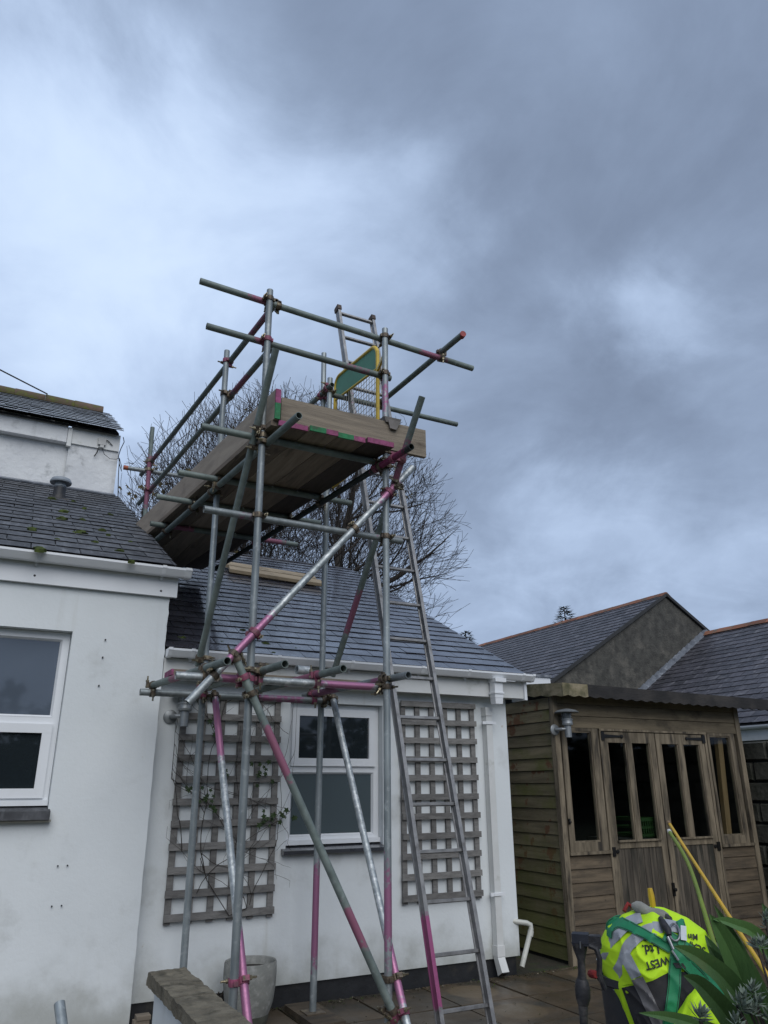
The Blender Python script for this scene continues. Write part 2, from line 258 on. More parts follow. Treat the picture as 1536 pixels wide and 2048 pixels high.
M['hivis'] = pm('fluorescent_yellow_fabric', (.55, .86, .015), (.48, .78, .012), 6, rough=.75, bump=.25, bscale=260, rand=0, c3=(.40, .60, .02), thr=.72, s3=5, dist_b=.001)
M['tape'] = pm('grey_reflective_tape', (.36, .38, .41), (.29, .31, .34), 9, rough=.4, bump=.1, bscale=120, rand=0, c3=(.24, .24, .25), thr=.62, s3=8)
M['tape_dirty'] = pm('soiled_reflective_tape', (.20, .19, .19), (.13, .125, .125), 9, rough=.5, bump=.1, bscale=120, rand=0)
M['navy'] = pm('soiled_navy_fabric', (.016, .017, .022), (.030, .029, .031), 10, rough=.9, bump=.3, bscale=200, rand=0, c3=(.055, .048, .042), thr=.62, s3=6, dist_b=.001)
M['webbing'] = pm('green_harness_webbing', (.012, .23, .10), (.010, .17, .075), 4, rough=.6, bump=.5, bscale=300, rand=0, dist_b=.001)
M['stitch'] = pm('dark_stitching', (.012, .05, .03), rough=.7, bump=0)
M['print'] = pm('black_print', (.02, .022, .02), rough=.7, bump=0)
M['tool_black'] = pm('black_rubber_tool', (.014, .014, .017), (.026, .026, .030), 14, rough=.6, bump=.3, c3=(.075, .07, .065), thr=.60, s3=14, rand=.1)
M['tool_blue'] = pm('dark_blue_tool_casing', (.012, .014, .022), (.02, .022, .03), 12, rough=.5, bump=.1)
M['tub'] = pm('charcoal_plastic_tub', (.022, .023, .027), (.032, .033, .038), 5, rough=.55, bump=.1, c3=(.06, .055, .05), thr=.66, s3=6)
M['rope_red'] = pm('red_rope', (.26, .018, .018), (.16, .012, .012), 30, rough=.8, bump=.5, bscale=90)
M['steel'] = pm('carabiner_steel', (.34, .35, .37), (.22, .23, .24), 12, rough=.35, bump=0, metal=.7)
M['grey_block'] = pm('grey_worn_casing', (.26, .26, .235), (.17, .17, .155), 12, rough=.85, bump=.4, c3=(.30, .14, .20), thr=.74, s3=9)
M['tag_white'] = pm('white_label_tag', (.62, .65, .68), rough=.6, bump=0, c3=(.38, .42, .46), thr=.6, s3=30)
M['yellow_pole'] = pm('yellow_fibreglass_pole', (.62, .37, .02), (.50, .32, .02), 6, rough=.45, bump=0)
M['green_pole'] = pm('lime_green_pole', (.20, .27, .02), (.15, .21, .02), 6, rough=.5, bump=0)
M['strap_leaf'] = pm('dark_strap_leaf', (.065, .135, .038), (.036, .080, .024), 3, rough=.38, rough2=.55, bump=.25, bscale=8, bstretch=(9, 9, 1), rand=.25, spec=.45, c3=(.085, .11, .035), thr=.66, s3=5, c4=(.12, .10, .05), thr4=.80, s4=9)
M['silver_leaf'] = pm('silver_grey_leaf', (.19, .23, .19), (.09, .12, .09), 12, rough=.7, bump=.2, rand=.3)

def glass_material():
    m = bpy.data.materials.new('clear_shed_glass'); m.use_nodes = True; nt = m.node_tree; nt.nodes.clear()
    o = nt.nodes.new('ShaderNodeOutputMaterial'); mx = nt.nodes.new('ShaderNodeMixShader'); t = nt.nodes.new('ShaderNodeBsdfTransparent')
    g = nt.nodes.new('ShaderNodeBsdfGlossy'); fr = nt.nodes.new('ShaderNodeFresnel'); fr.inputs[0].default_value = 1.45
    t.inputs[0].default_value = (.90, .93, .92, 1); g.inputs['Roughness'].default_value = .03
    ge = nt.nodes.new('ShaderNodeNewGeometry'); iv = nt.nodes.new('ShaderNodeMath'); iv.operation = 'SUBTRACT'; iv.inputs[0].default_value = 1.0; nt.links.new(ge.outputs['Backfacing'], iv.inputs[1])
    mu = nt.nodes.new('ShaderNodeMath'); mu.operation = 'MULTIPLY'; nt.links.new(fr.outputs[0], mu.inputs[0]); nt.links.new(iv.outputs[0], mu.inputs[1])
    nt.links.new(mu.outputs[0], mx.inputs[0]); nt.links.new(t.outputs[0], mx.inputs[1]); nt.links.new(g.outputs[0], mx.inputs[2]); nt.links.new(mx.outputs[0], o.inputs[0])
    return m
M['glass_clear'] = glass_material()

# ------------------------------------------------------------------ mesh helpers
WPOS = {}
class MB:
    def __init__(s): s.v = []; s.f = []; s.mi = []; s.p = None; s.sm = []
    def add(s, vs, fs, mi=0, sm=False):
        o = len(s.v); s.v += [tuple(v) for v in vs]
        for f in fs: s.f.append(tuple(i + o for i in f)); s.mi.append(mi); s.sm.append(sm)
        return o
    def box(s, x0, x1, y0, y1, z0, z1, mi=0):
        s.hexa([(x0, y0, z0), (x1, y0, z0), (x1, y1, z0), (x0, y1, z0), (x0, y0, z1), (x1, y0, z1), (x1, y1, z1), (x0, y1, z1)], mi); return s
    def hexa(s, c, mi=0):
        s.add(c, [(3, 2, 1, 0), (4, 5, 6, 7), (0, 1, 5, 4), (1, 2, 6, 5), (2, 3, 7, 6), (3, 0, 4, 7)], mi)
    def obox(s, c, ax, ay, az, sx, sy, sz, mi=0):
        c, ax, ay, az = Vector(c), Vector(ax), Vector(ay), Vector(az)
        P = [c + ax * (i * sx / 2) + ay * (j * sy / 2) + az * (k * sz / 2) for k in (-1, 1) for i, j in ((-1, -1), (1, -1), (1, 1), (-1, 1))]
        s.hexa(P, mi)
    def bar(s, a, b, w, h, up=(0, 0, 1), mi=0):
        a, b = Vector(a), Vector(b); d = b - a; L = d.length; d.normalize(); up = Vector(up)
        x = d.cross(up); x.normalize(); z = x.cross(d)
        s.obox((a + b) / 2, x, d, z, w, L, h, mi)
    def prism(s, prof, a, b, mi=0, up=(0, 0, 1), sm=False):
        """profile points (across, up) swept from a to b"""
        a, b = Vector(a), Vector(b); d = (b - a).normalized(); x = d.cross(Vector(up)).normalized(); z = x.cross(d); n = len(prof)
        vs = [a + x * p + z * q for p, q in prof] + [b + x * p + z * q for p, q in prof]
        s.add(vs, [(i, (i + 1) % n, n + (i + 1) % n, n + i) for i in range(n)], mi, sm); s.add(vs[:n], [tuple(range(n))[::-1]], mi); s.add(vs[n:], [tuple(range(n))], mi)
    def tube(s, pts, rad, seg=8, cap=True, mi=0, sm=True):
        pts = [Vector(p) for p in pts]; rad = rad if isinstance(rad, (list, tuple)) else [rad] * len(pts)
        d = (pts[1] - pts[0]).normalized(); x = d.cross(Vector((0, 0, 1)))
        if x.length < .05: x = d.cross(Vector((0, 1, 0)))
        x.normalize(); vs = []; n = len(pts)
        for i, p in enumerate(pts):
            d = (pts[min(i + 1, n - 1)] - pts[max(i - 1, 0)]).normalized(); x = (x - d * x.dot(d)).normalized(); y = d.cross(x)
            vs += [p + (x * cos(2 * pi * k / seg) + y * sin(2 * pi * k / seg)) * rad[i] for k in range(seg)]
        fs = [(i * seg + k, i * seg + (k + 1) % seg, (i + 1) * seg + (k + 1) % seg, (i + 1) * seg + k) for i in range(n - 1) for k in range(seg)]
        s.add(vs, fs, mi, sm)
        if cap: s.add(vs[:seg], [tuple(range(seg))[::-1]], mi); s.add(vs[-seg:], [tuple(range(seg))], mi)
    def lathe(s, prof, c, seg=24, axis=(0, 0, 1), mi=0, a0=0.0):
        c = Vector(c); az = Vector(axis).normalized(); ax = az.cross(Vector((0, 1, 0)) if abs(az.y) < .9 else Vector((1, 0, 0))).normalized(); ay = az.cross(ax)
        vs = [c + az * z + (ax * cos(2 * pi * k / seg) + ay * sin(2 * pi * k / seg)) * r for r, z in prof for k in range(seg)]; n = len(prof)
        s.add(vs, [(i * seg + k, i * seg + (k + 1) % seg, (i + 1) * seg + (k + 1) % seg, (i + 1) * seg + k) for i in range(n - 1) for k in range(seg)], mi, True)
    def mesh(s, name, mats, offset=Vector((0, 0, 0))):
        me = bpy.data.meshes.new(name); me.from_pydata([(v[0] - offset[0], v[1] - offset[1], v[2] - offset[2]) for v in s.v], [], s.f)
        for m in (mats if isinstance(mats, (list, tuple)) else [mats]): me.materials.append(M[m] if isinstance(m, str) else m)
        me.polygons.foreach_set('material_index', s.mi); me.polygons.foreach_set('use_smooth', s.sm)
        if s.p is not None:
            a = me.attributes.new('paint', 'FLOAT', 'POINT'); a.data.foreach_set('value', s.p + [0.0] * (len(s.v) - len(s.p)))
        me.update()
        if any(s.sm): me.set_sharp_from_angle(angle=radians(38))
        return me

def setp(o, label=None, cat=None, group=None, kind=None):
    if label: o['label'] = label
    if cat: o['category'] = cat
    if group: o['group'] = group
    if kind: o['kind'] = kind
    return o
def link(name, data, w, parent=None):
    o = bpy.data.objects.new(name, data); COL.objects.link(o); w = Vector(w); WPOS[o.name] = w
    if parent is not None: o.parent = parent; o.location = w - WPOS[parent.name]
    else: o.location = w
    return o
def thing(name, label, cat, loc, group=None):
    return setp(link(name, None, loc), label, cat, group)
def part(name, mb, mats, parent=None, label=None, kind=None):
    xs, ys, zs = [v[0] for v in mb.v], [v[1] for v in mb.v], [v[2] for v in mb.v]
    c = Vector(((min(xs) + max(xs)) / 2, (min(ys) + max(ys)) / 2, min(zs)))
    o = link(name, mb.mesh(name, mats, c), c, parent); setp(o, label=label, kind=kind); return o
def single(name, mb, mats, label, cat, group=None): return setp(part(name, mb, mats), label, cat, group)
def inst(name, me, parent, mw):
    o = bpy.data.objects.new(name, me); COL.objects.link(o); o.parent = parent; WPOS[o.name] = mw.to_translation()
    o.matrix_local = Matrix.Translation(-WPOS[parent.name]) @ mw; return o
def frame_m(o, x, y, z):
    return Matrix(((x[0], y[0], z[0], o[0]), (x[1], y[1], z[1], o[1]), (x[2], y[2], z[2], o[2]), (0, 0, 0, 1)))

# ------------------------------------------------------------------ ground
def structure(name, mb, mats): return setp(part(name, mb, mats), kind='structure')
g = MB(); g.box(-300, 300, -200, 600, -.6, -.03); structure('ground', g, 'lawn')
pb = MB(); pb.box(-1.5, 9.2, 1.2, 6.95, -.05, .012); patio = structure('patio', pb, 'soil')
random.seed(3)
slab_mes = []
for k in range(5):
    b = MB(); w, l = .592, .592
    j = [random.uniform(-.004, .004) for _ in range(4)]
    b.hexa([(0, 0, -.03), (w, 0, -.03), (w, l, -.03), (0, l, -.03), (.004, .004, .018 + j[0]), (w - .004, .004, .018 + j[1]), (w - .004, l - .004, .018 + j[2]), (.004, l - .004, .018 + j[3])])
    slab_mes.append(b.mesh('paving_slab', 'slab'))
for i in range(17):
    for k in range(9):
        x = -1.4 + i * .602; y = 6.02 - (k + 1) * .602 + (0.0)
        inst('paving_slab', random.choice(slab_mes), patio, Matrix.Translation((x, y, .014)))

rg_ = random.Random(19); gb = MB()
for i in range(900):
    edge = rg_.random() < .6; x = rg_.uniform(1.3, 5.0); y = 5.98 - abs(rg_.gauss(0, .05)) if edge else rg_.uniform(3.6, 6.0); q = rg_.uniform(.003, .011); c = Vector((x, y, .034)); vs = [c + Vector((rg_.uniform(-q, q), rg_.uniform(-q, q), rg_.uniform(0, q))) * 1.3 for _ in range(4)]
    gb.add(vs, [(0, 1, 2), (0, 2, 3), (0, 3, 1), (1, 3, 2)], rg_.choice((0, 0, 1, 2)))
setp(part('grit', gb, ['soil', 'moss', 'coping']), 'scattered grit and crumbs of moss along the foot of the white wall', kind='stuff')
# ------------------------------------------------------------------ slates
def slate_meshes(w, l, t, mat, n=6, ragged=.006):
    out = []
    for k in range(n):
        b = MB(); m = 4; r = [random.uniform(-ragged, ragged) for _ in range(m + 1)]; lift = (1.5 + random.uniform(.5, 1.3)) * t
        top = [(w * (i / m) , r[i], lift + t) for i in range(m + 1)] + [(w, l, t), (0, l, t)]
        bot = [(w * (i / m), r[i] + t * .5, lift) for i in range(m + 1)] + [(w, l, 0), (0, l, 0)]
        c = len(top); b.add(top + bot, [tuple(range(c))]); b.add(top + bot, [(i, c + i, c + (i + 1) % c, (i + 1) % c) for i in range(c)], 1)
        out.append(b.mesh('slate', [mat, 'slate_edge_shade']))
    return out
def slates(parent, O, U, V, length, rise, w, gauge, mat, t=.007, xmin=None, limit=300, prefer=None, clip=None, seed=1, gap=.007, ragged=.006):
    """courses of slates on the plane O + U*a + V*b ; each one an object sharing mesh data; past the limit joined"""
    random.seed(seed); O, U, V = Vector(O), Vector(U).normalized(), Vector(V).normalized(); Nn = U.cross(V).normalized()
    if Nn.z < 0: Nn = -Nn
    hand = U.cross(V).dot(Nn)
    full = slate_meshes(w - gap, gauge * 1.45, t, mat, ragged=ragged); spots = []
    rows = int(math.ceil(rise / gauge))
    for j in range(rows):
        a = -w * (.5 if j % 2 else 0) ; b = j * gauge
        gl = min(gauge * 1.45, rise - b)
        while a < length - .01:
            s0, s1 = max(a, 0), min(a + w, length)
            if s1 - s0 > .03 and (clip is None or clip(s0, s1, b)): spots.append((s0, s1 - s0, b, gl))
            a += w
    if prefer: spots.sort(key=lambda q: prefer(O + U * (q[0] + q[1] / 2) + V * q[2]))
    rest = MB()
    for i, (a, ww, b, gl) in enumerate(spots):
        me = random.choice(full); sx = (ww - gap) / (w - gap); sy = gl / (gauge * 1.45)
        jit = random.uniform(-.004, .004); rot = random.uniform(-.006, .006); tilt = random.uniform(-.0012, .0012)
        P = O + U * (a + gap / 2) + V * (b + jit) + Nn * (.006 + abs(tilt))
        Ux = (U + V * rot); Vx = (V - U * rot)
        mw = frame_m(P, Ux * sx, Vx * sy, Nn)
        if i < limit: inst('slate', me, parent, mw)
        else:
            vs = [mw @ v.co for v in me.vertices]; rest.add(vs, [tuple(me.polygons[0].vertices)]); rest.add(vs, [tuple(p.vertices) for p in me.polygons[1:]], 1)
    if rest.v: part('slate_courses', rest, [mat, 'slate_edge_shade'], parent, kind='stuff')

def roof_deck(name, parent, O, U, V, length, rise, thick=.025):
    O, U, V = Vector(O), Vector(U).normalized(), Vector(V).normalized(); Nn = U.cross(V).normalized()
    if Nn.z < 0: Nn = -Nn
    b = MB(); P = [O, O + U * length, O + U * length + V * rise, O + V * rise]
    b.hexa([p - Nn * thick for p in P] + P); return part(name, b, 'underlay', parent)

def moss_clump(parent, p, r, n):
    r *= .58
    b = MB(); random.seed(int(p[0] * 1000) % 997)
    seg, ring = 9, 4; vs = []
    for i in range(ring + 1):
        th = i / ring * pi / 2
        for k in range(seg):
            q = Vector((cos(2 * pi * k / seg) * cos(th) * r * 1.5, sin(2 * pi * k / seg) * cos(th) * r * .8, sin(th) * r * .55)); q *= random.uniform(.55, 1.35)
            vs.append(Vector(p) + q + Vector((0, 0, q.y * .45)))
    b.add(vs, [(i * seg + k, i * seg + (k + 1) % seg, (i + 1) * seg + (k + 1) % seg, (i + 1) * seg + k) for i in range(ring) for k in range(seg)], 0, True)
    b.add(vs[-seg:], [tuple(range(seg))]); b.add([v - Vector((0, 0, .02)) for v in vs[:seg]] + vs[:seg], [(k, (k + 1) % seg, seg + (k + 1) % seg, seg + k) for k in range(seg)])
    return part(n, b, 'moss', parent)

def gutter(parent, x0, x1, y, z, brackets, capR=True, r=.056, fall=0.0, unions=()):
    """half-round gutter running along X with its back at y; z = rim height"""
    sq = [(1, 0), (1.0, -.30), (.96, -.62), (.80, -1.02), (.40, -1.12), (0, -1.12), (-.45, -1.12), (-.62, -.95), (-.95, -.42), (-1.06, -.30), (-1.06, 0)]
    prof_o = [(r * a, r * c) for a, c in sq]
    b = MB(); n = 11; ri = r - .006
    out_ = [(y - r + q[0], z + q[1]) for q in prof_o]; inn = [(y - r + q[0] * ri / r, z + .0 + q[1] * ri / r) for q in prof_o][::-1]
    ring = out_ + inn; m = len(ring)
    vs = [(x0, p[0], p[1]) for p in ring] + [(x1, p[0], p[1] + fall) for p in ring]
    b.add(vs, [(i, (i + 1) % m, m + (i + 1) % m, m + i) for i in range(m)], 0, True)
    b.add([(x1, p[0], p[1] + fall) for p in out_], [tuple(range(n))]); b.add([(x0, p[0], p[1]) for p in out_], [tuple(range(n))[::-1]])
    go = part('gutter', b, 'upvc', parent)
    def clip(x, w, name='gutter_bracket', ex=.006):
        c = MB(); ro = r + ex; f = fall * (x - x0) / (x1 - x0)
        o1 = [(y - r + ro * a, z + f + ro * c + .004) for a, c in sq]
        o2 = [(y - r + (r + .001) * a, z + f + (r + .001) * c) for a, c in sq][::-1]
        rg = o1 + o2; k = len(rg)
        v2 = [(x - w / 2, p[0], p[1]) for p in rg] + [(x + w / 2, p[0], p[1]) for p in rg]
        c.add(v2, [(i, (i + 1) % k, k + (i + 1) % k, k + i) for i in range(k)])
        for s_, q in ((-1, v2[:k]), (1, v2[k:])): c.add(q, [(i, i + 1, k - 2 - i, k - 1 - i) for i in range(10)])
        if name == 'gutter_bracket': c.box(x - w * .28, x + w * .28, y - .022, y + .004, z + f - r * 1.5, z + f - .01)
        part(name, c, 'upvc', go)
    for x in brackets: clip(x, .03)
    for x, w in unions: clip(x, w, 'gutter_union', .008)
    return go

# ------------------------------------------------------------------ white house: left wing and the taller part behind it
house = thing('house', 'white rendered house wing with dark slate roof, round grey vent and white gutter', 'house', (-.5, 6, 0))
YL = 5.90
wb = MB()
# front wall with a window opening X -0.95..0.477, Z 1.39..2.62
X0, X1, WX0, WX1, WZ0, WZ1 = -3.2, 1.148, -.95, .477, 1.392, 2.615
nx, nz_ = 44, 30
def wallgrid(b, x0, x1, z0, z1, y, nx, nz, amp=.004, flip=False, edge=None):
    vs = [];
    for i in range(nx + 1):
        for k in range(nz + 1):
            x = x0 + (x1 - x0) * i / nx; z = z0 + (z1 - z0) * k / nz
            e = noise.noise(Vector((x * 1.3, z * 1.3, 4))) * amp * .6 + noise.noise(Vector((x * 5, z * 5, 1))) * amp * .12
            xx = x + (edge(z) if edge and i == nx else 0)
            vs.append((xx, y + e, z))
    b.add(vs, [(i * (nz + 1) + k, (i + 1) * (nz + 1) + k, (i + 1) * (nz + 1) + k + 1, i * (nz + 1) + k + 1) for i in range(nx) for k in range(nz)], 0, True)
def jag(z): return noise.noise(Vector((z * 9, 2.2, 0))) * .004 + (noise.noise(Vector((z * 30, 7, 0))) * .008 if z > 2.3 else 0)
wallgrid(wb, X0, WX0, -.05, 3.02, YL, 8, 24); wallgrid(wb, WX1, X1, -.05, 3.02, YL, 12, 90, edge=jag)
wallgrid(wb, WX0, WX1, -.05, WZ0, YL, 14, 12); wallgrid(wb, WX0, WX1, WZ1, 3.02, YL, 14, 4)
for x0, x1, z0, z1 in ((WX1, WX1 + .001, WZ0, WZ1),): wb.add([(WX1, YL, z0), (WX1, YL + .14, z0), (WX1, YL + .14, z1), (WX1, YL, z1)], [(0, 1, 2, 3)])
wb.add([(WX0, YL, WZ0), (WX0, YL + .14, WZ0), (WX0, YL + .14, WZ1), (WX0, YL, WZ1)], [(3, 2, 1, 0)])
wb.add([(WX0, YL, WZ1), (WX1, YL, WZ1), (WX1, YL + .14, WZ1), (WX0, YL + .14, WZ1)], [(0, 1, 2, 3)])
wb.add([(WX0, YL, WZ0), (WX1, YL, WZ0), (WX1, YL + .14, WZ0), (WX0, YL + .14, WZ0)], [(3, 2, 1, 0)])
wb.box(X0, X1 - .02, YL + .15, YL + .3, -.05, 3.0)
wb.add([(X1, YL, -.05), (X1, 10.1, -.05), (X1, 10.1, 5.2), (X1, YL, 3.1)], [(0, 1, 2, 3)])
part('wall', wb, 'render_low', house)
b = MB()
for hx, hz in ((.709, 2.57), (.705, 2.44), (.703, 2.235)): b.lathe([(0, 0), (.006, 0), (.006, .01), (0, .01)], (hx, YL - .004, hz), 8, (0, -1, 0))
for hx, hz in ((.585, 1.05), (.645, 1.05), (.58, .81), (.64, .81)): b.lathe([(0, 0), (.005, 0), (.005, .01), (0, .01)], (hx, YL - .004, hz), 8, (0, -1, 0))
part('drill_hole', b, 'black_plinth', house, kind='stuff')
b = MB(); b.box(-3.2, 1.196, YL - .038, YL - .004, 2.935, 3.14); fas = part('fascia', b, 'upvc', house)
b = MB()
for bx, bz in ((.165, 2.99), (1.07, 2.975)): b.lathe([(0, .003), (.007, .003), (.009, 0)], (bx, YL - .038, bz), 8, (0, -1, 0))
part('fixing_cap', b, 'tub', fas)
gutter(house, -3.2, 1.275, YL - .04, 3.146, [.163, 1.06, -.8], unions=((1.245, .045),), fall=0.0, r=.058)

# window in a plane Y = const
def ring(b, x0, x1, z0, z1, w, y0, y1, wb_=None):
    wb_ = wb_ or w
    b.box(x0, x1, y0, y1, z1 - w, z1); b.box(x0, x1, y0, y1, z0, z0 + wb_); b.box(x0, x0 + w, y0 + .0005, y1, z0 + wb_, z1 - w); b.box(x1 - w, x1, y0 + .0005, y1, z0 + wb_, z1 - w)
def bead(b, x0, x1, z0, z1, y, d=.012, w=.012):
    """sloping glazing bead round a pane"""
    o = [(x0 - w, y, z0 - w), (x1 + w, y, z0 - w), (x1 + w, y, z1 + w), (x0 - w, y, z1 + w)]; i_ = [(x0, y + d, z0), (x1, y + d, z0), (x1, y + d, z1), (x0, y + d, z1)]
    b.add(o + i_, [(k, (k + 1) % 4, 4 + (k + 1) % 4, 4 + k) for k in range(4)])
def window(parent, x0, x1, z0, z1, zt, y, opener, gt, gb):
    """zt = centre of the transom; opener 'top' or 'bottom'"""
    w = part('window', (lambda q: (q.box(x0, x1, y + .05, y + .07, z0, z1), q)[1])(MB()), 'glass_dark', parent)
    f = MB(); ring(f, x0, x1, z0, z1, .05, y, y + .06, .06); f.box(x0 + .05, x1 - .05, y + .001, y + .06, zt - .03, zt + .03)
    f.box(x0 - .0, x1 + .0, y - .035, y + .0, z0 - .0, z0 + .035)
    part('window_frame', f, 'upvc', w)
    tops, bots = (x0 + .05, x1 - .05, zt + .03, z1 - .05), (x0 + .05, x1 - .05, z0 + .06, zt - .03)
    for nm, q, gm in (('top', tops, gt), ('bottom', bots, gb)):
        if nm == opener:
            s = MB(); ring(s, q[0] - .012, q[1] + .012, q[2] - .012, q[3] + .012, .062, y - .022, y + .03); g0 = (q[0] + .05, q[1] - .05, q[2] + .05, q[3] - .05)
            bead(s, *g0, y - .021, .022, .012); part('sash', s, 'upvc', w); yy = y
        else:
            s = MB(); g0 = (q[0] + .014, q[1] - .014, q[2] + .014, q[3] - .014); bead(s, *g0, y - .001, .022, .014); part('glazing_bead', s, 'upvc', w); yy = y + .018
        p = MB(); p.box(g0[0] - .005, g0[1] + .005, yy + .004, yy + .012, g0[2] - .005, g0[3] + .005); part('pane', p, gm, w)
    return w
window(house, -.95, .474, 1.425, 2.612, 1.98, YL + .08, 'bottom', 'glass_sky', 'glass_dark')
b = MB(); xx = -.95
si = 0
sill = MB(); sill.box(-1.0, .50, YL - .055, YL + .14, 1.325, 1.338); so = part('sill', sill, 'mortar', house)
for xa, xb in ((-.98, -.62), (-.61, -.25), (-.24, .115), (.125, .488)):
    b = MB(); b.hexa([(xa, YL - .075, 1.339), (xb, YL - .075, 1.339), (xb, YL + .078, 1.352), (xa, YL + .078, 1.352), (xa, YL - .07, 1.392), (xb, YL - .07, 1.392), (xb, YL + .078, 1.418), (xa, YL + .078, 1.418)]); part('sill_slate', b, 'slate_dry', so)
# left roof
LO, LV = Vector((-1.25, 5.785, 3.152)), Vector((0, 1, .483)).normalized()
deck = roof_deck('roof', house, (-3.2, 5.83, 3.168), (1, 0, 0), LV, 4.34, 4.83)
slates(deck, LO, (1, 0, 0), LV, 2.41, 4.80, .34, .235, 'slate_dry', limit=300, seed=5, ragged=.004, t=.0048)
slates(deck, (-3.2, 5.785, 3.152), (1, 0, 0), LV, 1.95, 4.80, .34, .235, 'slate_dry', limit=0, seed=6, t=.0048)
for i, (p, r) in enumerate((((.395, 7.816, 4.165), .05), ((.366, 7.307, 3.92), .065), ((.114, 6.50, 3.53), .05), ((.553, 7.48, 4.0), .035), ((.489, 6.681, 3.615), .06), ((.51, 6.70, 3.62), .045),
               ((.699, 6.98, 3.76), .04), ((.165, 5.70, 3.145), .055), ((.759, 6.077, 3.32), .045), ((.298, 6.234, 3.395), .025), ((.588, 6.337, 3.445), .03), ((.867, 8.122, 4.31), .035), ((.80, 5.70, 3.14), .03),
               ((.62, 8.3, 4.40), .03), ((.9, 6.6, 3.57), .02), ((.30, 8.72, 4.60), .05), ((.52, 8.76, 4.62), .03), ((.73, 6.75, 3.65), .028))):
    moss_clump(deck, p, r, 'moss_clump')
# flashing at the abutment, vent
b = MB(); b.bar((-3.2, 10.02, 5.235), (1.10, 10.02, 5.235), .17, .02, up=(0, -.44, .9)); part('flashing', b, 'lead', house)
v = MB(); VX, VY, VZ = .372, 8.98, 4.71
v.lathe([(.058, 0), (.060, .13), (.068, .135), (.068, .15), (.06, .155), (.06, .22)], (VX, VY, VZ), 24)
vent = part('roof_vent', v, 'grey_vent', house)
v = MB(); v.lathe([(.085, -.05), (.07, .03), (.066, .12), (.06, .125)], (VX, VY, VZ), 20); v.box(VX - .11, VX + .11, VY - .12, VY - .09, VZ - .06, VZ - .035); part('vent_collar', v, 'tub', vent)
v = MB(); v.lathe([(.055, .190), (.118, .180), (.122, .195), (.105, .23), (.06, .25), (0, .256)], (VX, VY, VZ), 24); part('vent_cap', v, 'grey_vent', vent)
# taller part behind
mw_ = MB(); YM = 10.1
wallgrid(mw_, -4.2, .447, 4.6, 6.14, YM + .03, 40, 14, .012); wallgrid(mw_, .447, 1.085, 4.6, 6.14, YM - .02, 10, 14, .008)
mw_.add([(.447, YM - .02, 4.6), (.447, YM + .03, 4.6), (.447, YM + .03, 6.1), (.447, YM - .02, 6.1)], [(3, 2, 1, 0)])
mw_.add([(1.085, YM - .02, 0), (1.085, 15.1, 0), (1.085, 15.1, 6.1), (1.085, 12.55, 7.6), (1.085, YM - .02, 6.1)], [(0, 1, 2, 3, 4)])
part('upper_wall', mw_, 'render_rough', house)
b = MB(); b.box(-4.2, .405, YM - .07, YM + .025, 5.895, 6.155); b.box(-4.2, .405, YM - .09, YM + .02, 5.87, 5.893); part('eaves_board', b, 'render_rough', house, 'flaking painted eaves board')
b = MB(); b.box(.467, 1.08, YM - .05, YM - .022, 5.885, 6.125); b.box(.41, .464, YM - .075, YM - .02, 5.83, 6.10); part('eaves_trim', b, 'upvc_old', house)
MV = Vector((0, 2.6, 1.5)).normalized()
deck2 = roof_deck('upper_roof', house, (-4.2, 9.98, 6.12), (1, 0, 0), MV, 5.25, 3.0)
slates(deck2, (-1.6, 9.90, 6.108), (1, 0, 0), MV, 2.72, 2.95, .30, .27, 'slate_main', limit=108, seed=8, t=.008, ragged=.014, clip=lambda a, c, bb: a < 2.70 - .045 * bb)
slates(deck2, (-4.2, 9.90, 6.108), (1, 0, 0), MV, 2.6, 2.95, .30, .27, 'slate_main', limit=0, seed=9, t=.008)
for i in range(11):
    b = MB(); xa = 1.0 - i * .46
    b.tube([(xa - .458, 12.5, 7.60), (xa, 12.5, 7.60)], [.125, .118], 12); part('ridge_tile', b, 'ridge_old', deck2)
# telephone box and cables at the corner
b = MB(); b.box(.80, .90, YM - .085, YM - .055, 5.93, 6.03); b.box(.83, .88, YM - .083, YM - .05, 5.89, 5.928); jb = part('junction_box', b, 'cable_w', house)
b = MB()
b.tube([(.87, YM - .06, 6.03), (.93, YM - .07, 6.0), (.99, YM - .065, 5.95)], .006, 5); b.tube([(.82, YM - .065, 5.89), (.80, YM - .065, 5.80), (.775, YM - .06, 5.75)], .008, 5)
b.tube([(.86, YM - .06, 5.89), (.90, YM - .065, 5.80), (.98, YM - .065, 5.75), (1.06, YM - .065, 5.76), (1.09, YM - .05, 5.79)], .004, 5)
b.tube([(1.11, YM - .1, 6.09), (1.13, YM - .1, 6.02), (1.10, YM - .06, 5.92), (1.085, YM - .05, 5.82), (1.11, YM - .05, 5.70), (1.15, YM - .05, 5.60), (1.14, YM - .05, 5.68), (1.10, YM - .05, 5.79), (1.12, YM - .04, 5.5), (1.15, YM - .03, 5.2), (1.17, YM - .03, 5.0)], .006, 5)
part('cable_loop', b, 'cable', jb)
b = MB(); b.tube([(-8, 2, 11.4), (-.62, 10.6, 7.05), (.10, 12.4, 7.70)], .012, 5)
single('overhead_wire', b, 'cable', 'thin black overhead wire running down to the ridge of the tall white house', 'wire')

